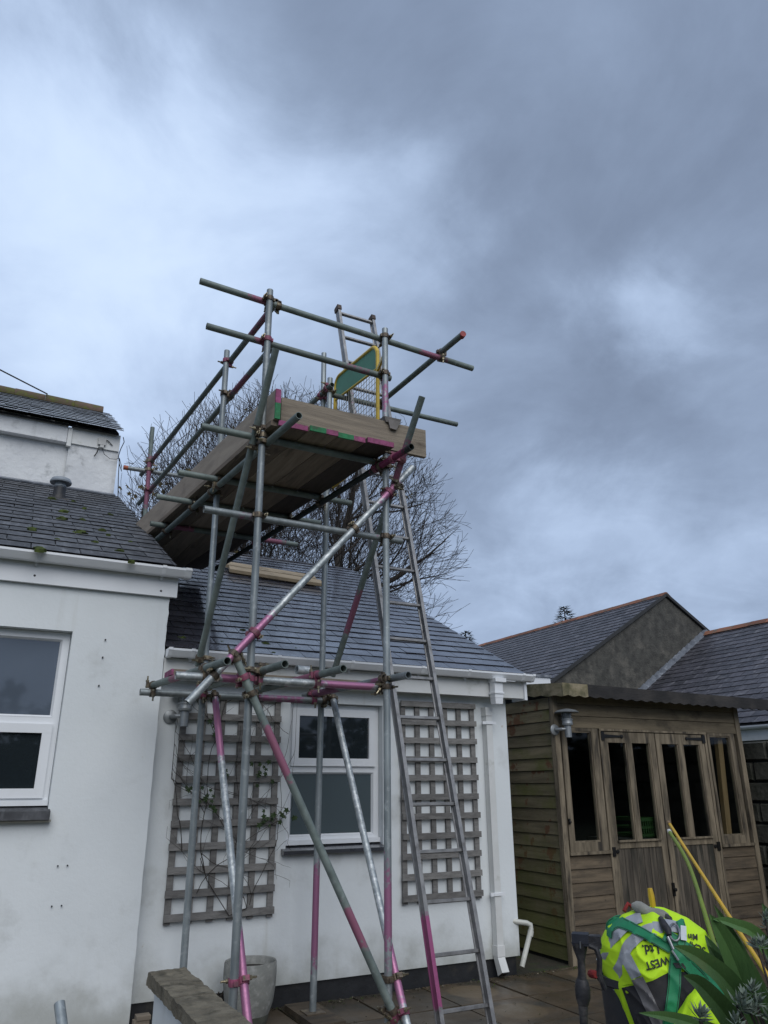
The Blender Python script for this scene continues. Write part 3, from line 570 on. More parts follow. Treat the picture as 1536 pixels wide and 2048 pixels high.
# ------------------------------------------------------------------ extension
YE = 6.03
ext = thing('house_extension', 'low white rendered extension with glossy wet slate roof, small window and black plinth', 'house extension', (2.8, 6.1, 0))
w = MB(); EX0, EX1 = 1.0, 4.412; WX0, WX1, WZ0, WZ1 = 2.238, 3.092, 1.085, 2.203
wallgrid(w, EX0, WX0, .165, 2.45, YE, 16, 24, .005); wallgrid(w, WX1, EX1, .165, 2.45, YE, 18, 24, .005); wallgrid(w, WX0, WX1, .165, WZ0, YE, 10, 10, .005); wallgrid(w, WX0, WX1, WZ1, 2.45, YE, 10, 3, .005)
w.add([(WX1, YE, WZ0), (WX1, YE + .12, WZ0), (WX1, YE + .12, WZ1), (WX1, YE, WZ1)], [(0, 1, 2, 3)]); w.add([(WX0, YE, WZ0), (WX0, YE + .12, WZ0), (WX0, YE + .12, WZ1), (WX0, YE, WZ1)], [(3, 2, 1, 0)])
w.add([(WX0, YE, WZ1), (WX1, YE, WZ1), (WX1, YE + .12, WZ1), (WX0, YE + .12, WZ1)], [(0, 1, 2, 3)]); w.add([(WX0, YE, WZ0), (WX1, YE, WZ0), (WX1, YE + .12, WZ0), (WX0, YE + .12, WZ0)], [(3, 2, 1, 0)])
w.add([(EX1, YE, .165), (EX1, 13.7, .165), (EX1, 13.7, 2.4), (EX1, 9.86, 4.5), (EX1, YE, 2.5)], [(0, 1, 2, 3, 4)]); w.box(EX0, EX1 - .01, YE + .13, YE + .3, .1, 2.45)
w.add([(EX0, YE + .002, .165), (EX1, YE + .002, .165), (EX1, YE + .03, .165), (EX0, YE + .03, .165)], [(3, 2, 1, 0)])
part('wall', w, 'render_low', ext)
b = MB(); b.box(EX0, EX1 - .03, YE + .02, YE + .2, -.05, .175); part('plinth', b, 'black_plinth', ext)
b = MB(); b.box(1.152, 4.53, YE - .135, YE - .112, 2.315, 2.47); b.box(1.152, 4.53, YE - .111, YE + .004, 2.318, 2.33); part('fascia', b, 'upvc_old', ext)
b = MB(); b.box(4.53, 4.56, YE - .155, YE + .05, 2.30, 2.49); part('fascia_end', b, 'upvc', ext)
gy = YE - .136
go = gutter(ext, 1.155, 4.60, gy, 2.530, [1.343, 2.037, 2.689, 3.372, 3.86], r=.054, fall=.0, unions=((1.172, .03), (4.47, .03), (4.585, .03)))
# downpipe with hopper outlet
b = MB(); DX = 4.172
b.box(DX - .045, DX + .075, gy - .125, gy + .01, 2.44, 2.475); b.box(DX - .04, DX + .05, gy - .10, gy - .02, 2.30, 2.44); b.box(DX - .048, DX + .058, gy - .108, gy - .012, 2.335, 2.35)
b.hexa([(DX - .035, gy - .095, 2.245), (DX + .045, gy - .095, 2.245), (DX + .045, gy - .02, 2.245), (DX - .035, gy - .02, 2.245), (DX - .038, gy - .098, 2.30), (DX + .048, gy - .098, 2.30), (DX + .048, gy - .016, 2.30), (DX - .038, gy - .016, 2.30)])
ho = part('downpipe_outlet', b, 'upvc', ext)
b = MB(); DX = 4.165; y1, y0 = YE - .008, YE - .073
b.box(DX - .0325, DX + .0325, y0, y1, .20, 2.19); b.box(DX - .039, DX + .039, y0 - .006, y1 + .004, 2.15, 2.225); b.box(DX - .039, DX + .039, y0 - .006, y1 + .004, .19, .27)
b.hexa([(DX - .036, y0 - .055, .085), (DX + .036, y0 - .055, .085), (DX + .036, y1 - .055, .05), (DX - .036, y1 - .055, .05), (DX - .036, y0, .19), (DX + .036, y0, .19), (DX + .036, y1, .19), (DX - .036, y1, .19)])
dp = part('downpipe', b, 'upvc_old', ext)
b = MB(); b.hexa([(DX - .029, y0 - .058, .080), (DX + .029, y0 - .058, .080), (DX + .029, y1 - .06, .046), (DX - .029, y1 - .06, .046), (DX - .029, y0 - .05, .088), (DX + .029, y0 - .05, .088), (DX + .029, y1 - .05, .054), (DX - .029, y1 - .05, .054)]); part('pipe_mouth', b, 'black_plinth', dp)
for z in (2.085, .66):
    b = MB(); b.box(DX - .075, DX + .075, y0 - .004, y0 + .012, z - .013, z + .013); b.box(DX - .04, DX + .04, y0 - .009, y1, z - .011, z + .011); part('pipe_clip', b, 'upvc', dp)
b = MB(); b.tube([(4.36, YE + .02, .43), (4.47, YE - .05, .415), (4.50, YE - .06, .40), (4.50, YE - .065, .37), (4.36, YE - .09, .10)], .0215, 12); b.tube([(4.497, YE - .064, .355), (4.48, YE - .068, .315)], .026, 12); part('waste_pipe', b, 'pipe_cream', ext)
window(ext, 2.242, 3.088, 1.105, 2.198, 1.68, YE + .075, 'top', 'glass_dark', 'glass_frost')
b = MB(); b.hexa([(2.20, YE - .07, 1.045), (3.125, YE - .07, 1.045), (3.125, YE + .075, 1.045), (2.20, YE + .075, 1.045), (2.20, YE - .07, 1.072), (3.125, YE - .07, 1.072), (3.125, YE + .075, 1.098), (2.20, YE + .075, 1.098)]); part('sill', b, 'slate_wet', ext)
b = MB(); b.box(2.9, 3.1, YE + .03, YE + .034, .0, .01)
EV = Vector((0, 1, .511)).normalized()
eroof = roof_deck('roof', ext, (1.0, 5.92, 2.545), (1, 0, 0), EV, 3.54, 4.44)
slates(eroof, (1.15, 5.875, 2.532), (1, 0, 0), EV, 3.405, 4.50, .285, .186, 'slate_wet', limit=300, seed=11, t=.0038, ragged=.003, gap=.005)
b = MB(); b.hexa([(1.0, 9.86, 4.56), (4.53, 9.86, 4.56), (4.53, 13.8, 2.5), (1.0, 13.8, 2.5), (1.0, 9.86, 4.60), (4.53, 9.86, 4.60), (4.53, 13.8, 2.55), (1.0, 13.8, 2.55)]); part('rear_roof', b, 'slate_wet', ext)
for p, r in (((1.916, 6.45, 2.84), .04), ((2.037, 6.14, 2.68), .05), ((1.326, 6.12, 2.67), .045), ((1.645, 6.10, 2.66), .028), ((2.286, 6.08, 2.65), .03), ((2.03, 5.93, 2.57), .035), ((1.6, 7.6, 3.43), .02)): moss_clump(eroof, p, r, 'moss_clump')

def lamp(name, label, p, side=1):
    """zinc outdoor wall lantern: round backplate, arm, body with glass and a wide hat; p = centre of the backplate, facing -Y"""
    t = thing(name, label, 'wall lamp', p); x, y, z = p
    b = MB(); b.lathe([(0, .012), (.046, .012), (.052, .008), (.052, 0)], p, 24, (0, -1, 0)); part('backplate', b, 'zinc_lamp', t)
    cx, cy = x + .085 * side, y - .10
    b = MB(); b.tube([(x, y - .02, z), (x + .03 * side, y - .08, z + .002), (cx, cy, z + .004)], .016, 10); part('arm', b, 'zinc_lamp', t)
    b = MB(); b.lathe([(0, -.075), (.033, -.075), (.033, .035), (.05, .04), (.053, .055), (.05, .06), (.05, .085), (.056, .088), (.056, .098), (.045, .10)], (cx, cy, z), 24); part('body', b, 'zinc_lamp', t)
    b = MB(); b.lathe([(.040, .10), (.042, .16), (.03, .165)], (cx, cy, z), 20)
    for q in (.115, .135, .152): b.lathe([(.042, q), (.052, q + .002), (.052, q + .006), (.042, q + .008)], (cx, cy, z), 20)
    part('lens', b, 'lamp_glass', t)
    b = MB(); b.lathe([(.045, .165), (.118, .158), (.120, .163), (.09, .182), (.03, .196), (0, .20)], (cx, cy, z), 28); b.lathe([(0, .164), (.118, .157)], (cx, cy, z), 28)
    for k in range(3): a = k * 2.1 + .5; b.tube([(cx + .047 * cos(a), cy + .047 * sin(a), z + .095), (cx + .047 * cos(a), cy + .047 * sin(a), z + .168)], .004, 5)
    part('hat', b, 'zinc_lamp', t)
lamp('wall_lamp', 'zinc wall lantern on the white wall beside the creeper trellis, behind scaffold tubes', (1.262, YE - .002, 2.045))

# ------------------------------------------------------------------ trellises
def trellis(name, label, x0, x1, z0, z1, nv, nh, seed, missing=()):
    random.seed(seed); t = thing(name, label, 'trellis', (x0, YE - .03, z0)); sw = .045
    for i in range(nv):
        x = x0 + (x1 - x0 - sw) * i / (nv - 1); b = MB(); j = random.uniform(-.003, .003)
        b.obox((x + sw / 2, YE - .018, (z0 + z1) / 2), (1, 0, j * .4), (0, 1, 0), (-j * .4, 0, 1), sw, .02, z1 - z0); part('upright_slat', b, 'trellis', t)
    for k in range(nh):
        z = z0 + .02 + (z1 - z0 - .05) * k / (nh - 1); b = MB(); j = random.uniform(-.004, .004)
        b.obox(((x0 + x1) / 2 + random.uniform(-.006, .006), YE - .040, z + sw / 2 + j), (1, 0, j), (0, 1, 0), (-j, 0, 1), x1 - x0 + .012, .02, sw + .002); part('cross_slat', b, 'trellis', t)
    return t
trellis('trellis', 'grey square trellis panel carrying a thin creeper, between the lantern and the small window', 1.34, 2.143, .625, 2.215, 6, 11, 21)
trellis('trellis', 'bare grey square trellis panel between the small window and the white downpipe', 3.258, 4.028, .632, 2.232, 6, 11, 22)

# creeper
random.seed(31)
cr_ = thing('creeper', 'nearly bare creeper with a few small green leaves climbing the square trellis', 'climbing plant', (1.9, YE - .06, .65))
b = MB(); tips = []
def vine(x, z, dirz, dirx, n, r, y=YE - .062):
    pts = [Vector((x, y, z))]
    for i in range(n):
        dirx += random.uniform(-.28, .28); dirx = max(-.9, min(.9, dirx)); st = random.uniform(.05, .085)
        q = pts[-1] + Vector((dirx * st, random.uniform(-.006, .006), dirz * st * sqrt(max(.1, 1 - dirx * dirx)))); q.x = min(max(q.x, 1.30), 2.26); q.z = min(q.z, 2.22); pts.append(q)
        if random.random() < .24 and n > 4 and r > .0016: vine(q.x, q.z, dirz if random.random() < .8 else -.4, dirx + random.choice((-.7, .7)), n // 2, r * .7)
    b.tube(pts, [r * (1 - .6 * i / len(pts)) for i in range(len(pts))], 5, cap=False); tips.append(pts[-1])
for x, z, n in ((1.93, .70, 26), (1.95, .72, 24), (1.60, .95, 20), (1.55, .82, 16), (1.86, 1.0, 14), (1.42, 1.1, 10)): vine(x, z, 1, random.uniform(-.3, .3), n, random.uniform(.0026, .004))
b.tube([(1.93, YE - .06, .70), (1.80, YE - .06, .66), (1.62, YE - .06, .90), (1.56, YE - .06, 1.05)], .0035, 5, cap=False)
part('stem', b, 'stem', cr_)
def leafmesh(b, c, s, n, up=Vector((0, 0, 1))):
    """five-lobed ivy-like leaf"""
    n = n.normalized(); a = n.cross(up).normalized() if abs(n.dot(up)) < .95 else Vector((1, 0, 0)); q = n.cross(a); k = 10; rot = random.uniform(0, 6.3)
    vs = [c] + [c + (a * cos(rot + 2 * pi * i / k) + q * sin(rot + 2 * pi * i / k)) * s * (1.0 if i % 2 == 0 else .52) + n * (s * (.16 if i % 2 else -.06)) for i in range(k)]
    b.add(vs, [(0, i + 1, (i + 1) % k + 1) for i in range(k)])
lb = MB()
for cx_, cz_, sp, n in ((2.02, 1.62, .05, 9), (2.10, 1.30, .045, 7), (2.17, 1.32, .03, 4), (2.02, 1.28, .03, 4), (1.575, 1.42, .04, 6), (1.535, 1.50, .03, 4), (1.69, 1.62, .03, 3), (1.62, 1.99, .04, 6), (1.45, 1.53, .02, 3), (2.25, 1.32, .015, 3), (1.98, 1.70, .03, 3)):
    for k in range(n):
        c = Vector((cx_ + random.gauss(0, sp), YE - .07 - random.random() * .03, cz_ + random.gauss(0, sp * .8))); leafmesh(lb, c, random.uniform(.016, .030), Vector((random.uniform(-.6, .6), -1, random.uniform(-.2, .9))))
part('leaves', lb, 'leaf', cr_)

# ------------------------------------------------------------------ scaffold
scaf = thing('scaffold_tower', 'galvanised tube and coupler scaffold tower with pink sprayed bands beside the white extension', 'scaffolding', (1.9, 5.0, .03))
R_ = .02415
TUBES = [  # name, a, b, material, painted bands (fractions), base paint
 ('standard', (1.423, 4.55, .03), (1.403, 4.55, 5.013), 'galv', []),
 ('standard', (2.364, 4.55, .03), (2.366, 4.55, 4.968), 'galv', [(.09, .24, .75), (.84, .915, .9)]),
 ('standard', (1.41, 5.62, .03), (1.38, 5.62, 5.086), 'galv', []),
 ('standard', (2.33, 5.62, .08), (2.35, 5.62, 5.069), 'galv', [(.06, .18, 1.3), (.93, .965, .8)]),
 ('standard', (1.23, 8.02, 3.66), (1.19, 8.02, 5.375), 'galv_green', [(.42, .80, .9), (.1, .35, .8)]),
 ('standard', (2.348, 5.745, 3.84), (2.348, 5.78, 5.423), 'galv', []),
 ('guard_rail', (.895, 4.60, 4.957), (3.228, 4.60, 4.866), 'galv_green', [(.14, .25, .8), (.76, .9, .85)]),
 ('guard_rail', (.970, 4.60, 4.601), (2.439, 4.60, 4.562), 'galv_green', [(.22, .33, .75), (.68, .9, .6)]),
 ('ledger', (1.059, 4.60, 3.236), (2.519, 4.60, 3.224), 'galv', [(.12, .26, .55), (.82, .9, .6)]),
 ('transom', (.995, 4.60, 3.820), (2.378, 4.60, 3.815), 'galv_green', []),
 ('transom', (1.034, 5.45, 3.815), (2.508, 5.47, 3.815), 'galv_green', []),
 ('transom', (.988, 6.045, 3.815), (2.468, 6.06, 3.815), 'galv_green', []),
 ('transom', (1.078, 6.769, 3.815), (2.516, 6.771, 3.815), 'galv_green', [(.1, .3, .8), (.70, .92, .9)]),
 ('guard_rail', (2.338, 5.675, 4.935), (3.762, 5.68, 4.944), 'galv_green', []),
 ('guard_rail', (.943, 8.07, 4.853), (2.018, 8.07, 4.877), 'galv', []),
 ('guard_rail', (1.487, 4.658, 4.996), (1.187, 8.459, 4.960), 'galv_green', [(.0, .16, .7), (.80, .88, .9)]),
 ('guard_rail', (1.515, 4.768, 4.684), (1.201, 8.485, 4.609), 'galv_green', [(.10, .24, .8), (.8, .88, .8)]),
 ('ledger', (1.489, 4.058, 3.765), (1.183, 7.279, 3.765), 'galv_green', []),
 ('ledger', (2.359, 4.145, 3.765), (1.980, 7.836, 3.765), 'tube_dark', [(.02, .13, 1.2)]),
 ('guard_rail', (2.920, 4.268, 4.920), (2.900, 5.640, 4.975), 'galv_green', []),
 ('guard_rail', (2.340, 5.540, 4.960), (2.181, 7.437, 4.960), 'galv_green', []),
 ('transom', (1.189, 4.268, 2.218), (1.023, 5.60, 2.218), 'galv_green', [(.45, .72, .8)]),
 ('transom', (1.525, 4.232, 2.218), (1.382, 5.60, 2.218), 'galv_green', [(.1, .25, .4)]),
 ('transom', (1.910, 4.249, 2.218), (1.780, 5.62, 2.218), 'galv_green', [(.18, .60, .85)]),
 ('transom', (2.409, 4.328, 2.218), (2.232, 5.72, 2.218), 'galv', [(.22, .30, 1.2), (.6, .9, .9)]),
 ('ledger', (.973, 4.60, 2.165), (2.332, 4.60, 2.166), 'galv_new', [(.18, .38, .9), (.68, .98, .95)]),
 ('ledger', (.942, 5.57, 2.168), (2.452, 5.57, 2.168), 'galv', [(.2, .36, .55), (.52, .84, .7)]),
 ('brace', (2.567, 4.497, 3.784), (1.035, 4.497, 2.000), 'galv_new', [(.07, .19, .95), (.68, .88, 1.1)]),
 ('brace', (1.365, 4.218, 4.313), (1.352, 5.656, 2.392), 'galv_green', []),
 ('brace', (2.418, 4.082, 4.142), (2.400, 5.547, 2.363), 'galv_green', [(.12, .36, .8), (.66, .84, .95)]),
 ('brace', (1.306, 4.50, 2.271), (2.417, 4.50, .216), 'galv_green', [(.17, .34, .95), (.66, .80, .95)]),
 ('brace', (1.466, 5.533, 2.162), (1.478, 4.25, .05), 'galv_new', [(.0, .22, 1.0), (.66, .90, 1.3)]),
 ('brace', (2.398, 5.534, 2.193), (2.424, 4.314, .05), 'galv_new', [(.71, .86, 1.3)]),
]
def scaffold_tube(a, b_, bands, r=R_, seg=18):
    a, b_ = Vector(a), Vector(b_); L = (b_ - a).length; d = (b_ - a) / L
    stops = {0.0, 1.0}
    for q in bands:
        e = .05
        for s in (q[0] - e, q[0] + e, q[1] - e, q[1] + e): stops.add(min(1, max(0, s)))
    stops = sorted(stops)
    def pv(t):
        v_ = 0
        for q in bands:
            e = .05
            v_ = max(v_, q[2] * min(1, max(0, (t - q[0] + e) / (2 * e))) * min(1, max(0, (q[1] + e - t) / (2 * e))))
        return v_
    x = d.cross(Vector((0, 0, 1)));
    if x.length < .05: x = Vector((1, 0, 0))
    x.normalize(); y = d.cross(x); m = MB(); ps = []; vs = []
    rings = [(t, r) for t in stops]; inner = [(1.0, r - .004), (1.0 - .25 / L, r - .004)]
    seqs = rings + inner
    for t, rr in seqs:
        for k in range(seg): vs.append(a + d * (t * L) + (x * cos(2 * pi * k / seg) + y * sin(2 * pi * k / seg)) * rr); ps.append(pv(t) if rr == r else 0)
    n = len(seqs)
    m.add(vs, [(i * seg + k, i * seg + (k + 1) % seg, (i + 1) * seg + (k + 1) % seg, (i + 1) * seg + k) for i in range(n - 1) for k in range(seg)], 0, True)
    vs2 = []; 
    for t, rr in ((0.0, r), (0.0, r - .004), (.25 / L, r - .004)):
        for k in range(seg): vs2.append(a + d * (t * L) + (x * cos(2 * pi * k / seg) + y * sin(2 * pi * k / seg)) * rr); ps.append(pv(0) if rr == r else 0)
    m.add(vs2, [((i + 1) * seg + k, (i + 1) * seg + (k + 1) % seg, i * seg + (k + 1) % seg, i * seg + k) for i in range(2) for k in range(seg)], 0, True)
    m.p = ps; return m
for nm, a, b_, mt, bands in TUBES: part(nm, scaffold_tube(a, b_, bands), mt, scaf)
# sprayed closing caps
for p, q, mt in (((2.920, 4.268, 4.920), (2.919, 4.262, 4.920), 'cap_red'),):
    b = MB(); b.tube([Vector(p) + (Vector(p) - Vector(q)) * 6, Vector(q)], .0255, 18); part('end_cap', b, mt, scaf, 'red sprayed tube end')
b = MB(); b.tube([(.938, 8.07, 4.853), (.985, 8.07, 4.854)], .0255, 18); part('end_cap', b, 'cap_orange', scaf, 'orange sprayed tube end')
# couplers where two tubes cross within a hand's breadth
random.seed(17)
bolt_b = MB(); bolt_b.tube([(0, 0, -.012), (0, 0, .062)], .0062, 6); bolt_b.tube([(0, 0, .020), (0, 0, .034)], .0125, 6); bolt_b.tube([(0, 0, -.018), (0, 0, -.006)], .012, 6); bolt_me = bolt_b.mesh('bolt', 'bolt')
def collar(m, c, d, r=.0262, w=.036, ro=.0308, seg=16, mi=0):
    x = d.cross(Vector((0, 0, 1)));
    if x.length < .05: x = Vector((1, 0, 0))
    x.normalize(); y = d.cross(x); vs = []
    for t, rr in ((-w / 2, r - .002), (-w / 2, ro), (-w * .12, ro + .001), (w * .12, ro + .001), (w / 2, ro), (w / 2, r - .002)):
        vs += [c + d * t + (x * cos(2 * pi * k / seg) + y * sin(2 * pi * k / seg)) * rr for k in range(seg)]
    m.add(vs, [(i * seg + k, i * seg + (k + 1) % seg, (i + 1) * seg + (k + 1) % seg, (i + 1) * seg + k) for i in range(5) for k in range(seg)], mi)
def coupler(p1, d1, p2, d2, pink, parent=scaf):
    m = MB(); gapv = (p2 - p1); n = gapv.normalized() if gapv.length > 1e-4 else d1.cross(d2).normalized()
    collar(m, p1, d1); collar(m, p2, d2); mid_ = (p1 + p2) / 2
    s = d1.cross(n)
    if s.length < .1: s = Vector((1, 0, 0))
    s.normalize(); t = n.cross(s); h = max(.012, gapv.length - 2 * .031)
    m.obox(mid_, s, t, n, .034, .034, h + .014)
    bolts = []
    for p, d, q in ((p1, d1, n), (p2, d2, -n)):
        side = d.cross(q).normalized()
        if random.random() < .5: side = -side
        c = p + side * .040; m.obox(c, d, side, q, .028, .016, .040); bolts.append((c + side * .002 + q * .0, side, q, d))
        c2 = p - side * .036; m.obox(c2, d, side, q, .024, .010, .024)
    o = part('coupler', m, 'coupler_pink' if pink else 'coupler', parent)
    for c, side, q, d in bolts:
        zz_ = -q; xx_ = side; yy_ = zz_.cross(xx_); inst('bolt', bolt_me, o, frame_m(c, xx_, yy_, zz_))
def closest(a1, b1_, a2, b2_):
    a1, b1_, a2, b2_ = map(Vector, (a1, b1_, a2, b2_)); d1 = b1_ - a1; d2 = b2_ - a2; w0 = a1 - a2; A = d1.dot(d1); B = d1.dot(d2); C = d2.dot(d2); D = d1.dot(w0); E_ = d2.dot(w0); den = A * C - B * B
    if den < 1e-6: return None
    s = (B * E_ - C * D) / den; t = (A * E_ - B * D) / den
    s = max(0.0, min(1.0, s)); t = max(0.0, min(1.0, t))
    return a1 + d1 * s, a2 + d2 * t, d1.normalized(), d2.normalized()
FORCE = [(1, 24), (0, 16), (13, 3)]
for i in range(len(TUBES)):
    for k in range(i + 1, len(TUBES)):
        q = closest(TUBES[i][1], TUBES[i][2], TUBES[k][1], TUBES[k][2])
        if q is None: continue
        p1, p2, d1, d2 = q; dist = (p1 - p2).length
        if dist > .125 or abs(d1.dot(d2)) > .97: continue
        if TUBES[i][0] == 'transom' and TUBES[k][0] == 'brace': continue
        if dist < .02: p2 = p1 + d1.cross(d2).normalized() * .03
        coupler(p1, d1, p2, d2, random.random() < .30)
# cloth rag and toe boards
b = MB(); b.hexa([(2.33, 4.47, 4.10), (2.44, 4.46, 4.10), (2.44, 4.52, 4.115), (2.33, 4.53, 4.115), (2.31, 4.46, 4.14), (2.45, 4.45, 4.135), (2.43, 4.6, 4.17), (2.33, 4.6, 4.17)])
b.hexa([(2.36, 4.462, 4.05), (2.41, 4.458, 4.045), (2.42, 4.475, 4.05), (2.37, 4.478, 4.05), (2.34, 4.462, 4.13), (2.45, 4.455, 4.13), (2.45, 4.478, 4.13), (2.34, 4.478, 4.13)]); part('rag', b, 'rag', scaf, 'crumpled grey rag wrapped round the upright')

DX_, DZ = -.105, 3.846
def deck_pt(u, y): return 1.470 + u + (y - 4.40) * DX_
def end_faces(b, m0, m1):
    return
for i in range(4):
    u0, u1 = i * .2185, i * .2185 + .2105; ya = 4.375 + (.02, .0, .012, -.01)[i]; yb = ya + 3.85; b = MB()
    ends = (('end_pink', 'end_pink'), ('end_green', 'end_pink'), ('end_green', 'end_pink'), ('end_pink', 'end_pink'))[i]
    for (ca, cb, ymin, ymax, mi) in ((u0, u1, ya + .012, yb, 0), (u0, (u0 + u1) / 2 + .015, ya, ya + .0125, 1), ((u0 + u1) / 2 + .0155, u1, ya, ya + .0125, 2)):
        z0, z1 = DZ, DZ + .038
        b.hexa([(deck_pt(ca, ymin), ymin, z0), (deck_pt(cb, ymin), ymin, z0), (deck_pt(cb, ymax), ymax, z0), (deck_pt(ca, ymax), ymax, z0), (deck_pt(ca, ymin), ymin, z1), (deck_pt(cb, ymin), ymin, z1), (deck_pt(cb, ymax), ymax, z1), (deck_pt(ca, ymax), ymax, z1)], mi)
    lab = ('scaffold deck board at the creeper side of the platform, beneath the long toe board', 'second platform deck board from the creeper side, end half green half pink', 'third platform deck board from the creeper side, next to the outermost one', 'outermost platform deck board on the ladder side, its end all pink')[i]
    single('scaffold_board', b, [('board_y', 'board_y2', 'board_y', 'board_ydark')[i], ends[0], ends[1]], lab, 'scaffold board', 'deck boards of the scaffold platform')
b = MB(); b.box(1.513, 2.68, 4.485, 4.52, DZ + .040, DZ + .266); part('toe_board', b, 'board_x', scaf, 'short toe board across the front of the platform')
b = MB(); ya, yb = 4.385, 7.85
for ymin, ymax, mi, z0, z1 in ((ya + .012, yb, 0, 0, .226), (ya, ya + .0125, 1, .12, .226), (ya, ya + .0125, 2, 0, .1195)):
    A_, B_ = deck_pt(-.035, ymin), deck_pt(-.035, ymax); zb = DZ + .0395
    b.hexa([(A_, ymin, zb + z0), (A_ + .037, ymin, zb + z0), (B_ + .037, ymax, zb + z0), (B_, ymax, zb + z0), (A_, ymin, zb + z1), (A_ + .037, ymin, zb + z1), (B_ + .037, ymax, zb + z1), (B_, ymax, zb + z1)], mi)
part('toe_board', b, ['board_pale', 'end_pink', 'end_green'], scaf, 'long pale toe board with a pink and green end')
b = MB(); b.hexa([(deck_pt(-.045, 4.42), 4.42, DZ + .0), (deck_pt(-.003, 4.42), 4.42, DZ), (deck_pt(-.003, 7.84), 7.84, DZ), (deck_pt(-.045, 7.84), 7.84, DZ), (deck_pt(-.045, 4.42), 4.42, DZ + .038), (deck_pt(-.003, 4.42), 4.42, DZ + .038), (deck_pt(-.003, 7.84), 7.84, DZ + .038), (deck_pt(-.045, 7.84), 7.84, DZ + .038)])
part('edge_batten', b, 'board_y', scaf)
b = MB(); b.box(1.075, 2.60, 5.15, 5.37, 2.244, 2.282, 0); b.box(1.06, 1.0745, 5.15, 5.37, 2.244, 2.282, 1)
single('scaffold_board', b, ['board_x', 'end_pink'], 'scaffold board with pink end lying on the lower tubes just below the white gutter', 'scaffold board')
b = MB(); b.lathe([(.024, 0), (.030, 0), (.030, .085), (.024, .085), (.024, 0)], (0, 0, 0), 18)
m_ = b; b2 = MB(); b2.lathe([(.0245, -.05), (.031, -.05), (.031, .05), (.0245, .05), (.0245, -.05)], (1.96, 5.06, 2.316), 18, (1, .1, 0)); single('tube_sleeve', b2, 'galv_new', 'short bright steel tube sleeve lying on the pink ended low board', 'tube sleeve')
b = MB(); b.hexa([(2.225, 5.33, .034), (2.45, 5.33, .034), (2.45, 5.90, .034), (2.225, 5.90, .034), (2.225, 5.33, .072), (2.45, 5.33, .072), (2.45, 5.90, .072), (2.225, 5.90, .072)])
so_ = single('sole_board', b, 'shed_front', 'dark wet timber sole board on the patio under the pink banded scaffold upright', 'sole board')
b = MB(); b.lathe([(0, 0), (.03, 0), (.03, .008), (0, .008)], (2.331, 5.62, .072), 12); b.box(2.262, 2.40, 5.55, 5.69, .0725, .079); part('base_plate', b, 'coupler', scaf)
b = MB(); b.tube([(.505, 4.24, .612), (.60, 3.80, .47), (.72, 3.3, .06)], .0241, 16); 
mb_ = scaffold_tube((.505, 4.24, .612), (.62, 3.72, .05), [])
single('scaffold_tube', mb_, 'galv', 'spare grey scaffold tube leaning before the white house wall, left of the coping', 'scaffold tube')

# planks lying across the slates
rb = thing('roof_board', 'two pale timber planks lying side by side across the wet slates of the extension roof', 'roof boards', (3, 8.9, 4.05))
def onroof(x, y, h=0.0): return Vector((x, y, 2.545 + .511 * (y - 5.875) + .03 + h))
for k, (dy) in enumerate((0, .235)):
    b = MB(); a = onroof(2.36, 8.68 + dy); c = onroof(3.50, 8.50 + dy); up = Vector((0, -.455, .89)); d = (c - a).normalized(); s_ = up.cross(d).normalized()
    b.obox((a + c) / 2 + up * .02, d, s_, up, (c - a).length, .222, .038); part('plank', b, 'board_roof', rb)

# ------------------------------------------------------------------ ladder
lad = thing('ladder', 'worn aluminium ladder with pink sprayed foot leaning up through the scaffold platform', 'ladder', (2.95, 4.66, .03))
def lp(z, s): return Vector((2.797 - .0525 * (z - .155) + s * (.375 - .0 * z), 4.69 + .19 * (z - .155), z))
for s, side in ((0, -1), (1, 1)):
    st = MB(); z0, z1 = .03, 5.97; n = 10; ps = []
    for i in range(n):
        za, zb = z0 + (z1 - z0) * i / n, z0 + (z1 - z0) * (i + 1) / n
    zs = [z0, .2, .26, .70, .85, 2.6, 3.2, 4.9, 5.2, z1]; d = (lp(z1, s) - lp(z0, s)).normalized(); X_ = Vector((1, 0, 0)); Y_ = d.cross(X_).normalized(); vs = []
    pvls = [0, .2, .95, .85, .0, 0, .3, .45, .3, 0] if s == 0 else [0] * 9 + [0]
    prof = ((-.014, -.034), (.014, -.034), (.014, -.026), (.006, -.022), (.006, .022), (.014, .026), (.014, .034), (-.014, .034), (-.014, .026), (-.010, .022), (-.010, -.022), (-.014, -.026)); np_ = len(prof)
    for z, pv_ in zip(zs, pvls):
        for p, q in prof: vs.append(lp(z, s) + X_ * (p * -side) + Y_ * q); ps.append(pv_)
    st.add(vs, [(i * np_ + k, i * np_ + (k + 1) % np_, (i + 1) * np_ + (k + 1) % np_, (i + 1) * np_ + k) for i in range(len(zs) - 1) for k in range(np_)]); st.p = ps
    so2 = part('stile', st, 'alu', lad)
    b = MB(); c = lp(5.975, s); b.obox(c, X_, Y_, d, .042, .085, .05); b.obox(c + d * .028, X_, Y_, d, .036, .07, .012); part('end_cap', b, 'rubber_brown', so2)
    b = MB(); c = lp(.045, s); b.obox(c, X_, Y_, d, .045, .09, .05); part('foot', b, 'rubber_brown', so2)
rm = MB(); rm.prism([(-.016, -.010), (-.006, -.014), (.006, -.014), (.016, -.010), (.018, .006), (.010, .011), (-.010, .011), (-.018, .006)], (0, 0, 0), (.372, 0, 0)); rung_me = rm.mesh('rung', 'alu')
hm = MB(); hm.lathe([(0, .004), (.009, .004), (.013, 0)], (0, 0, 0), 10, (-1, 0, 0)); 
z = .2145
while z < 5.95:
    c = lp(z, 0); inst('rung', rung_me, lad, Matrix.Translation(c) @ Matrix.Rotation(-.19, 4, 'X')); z += .3008

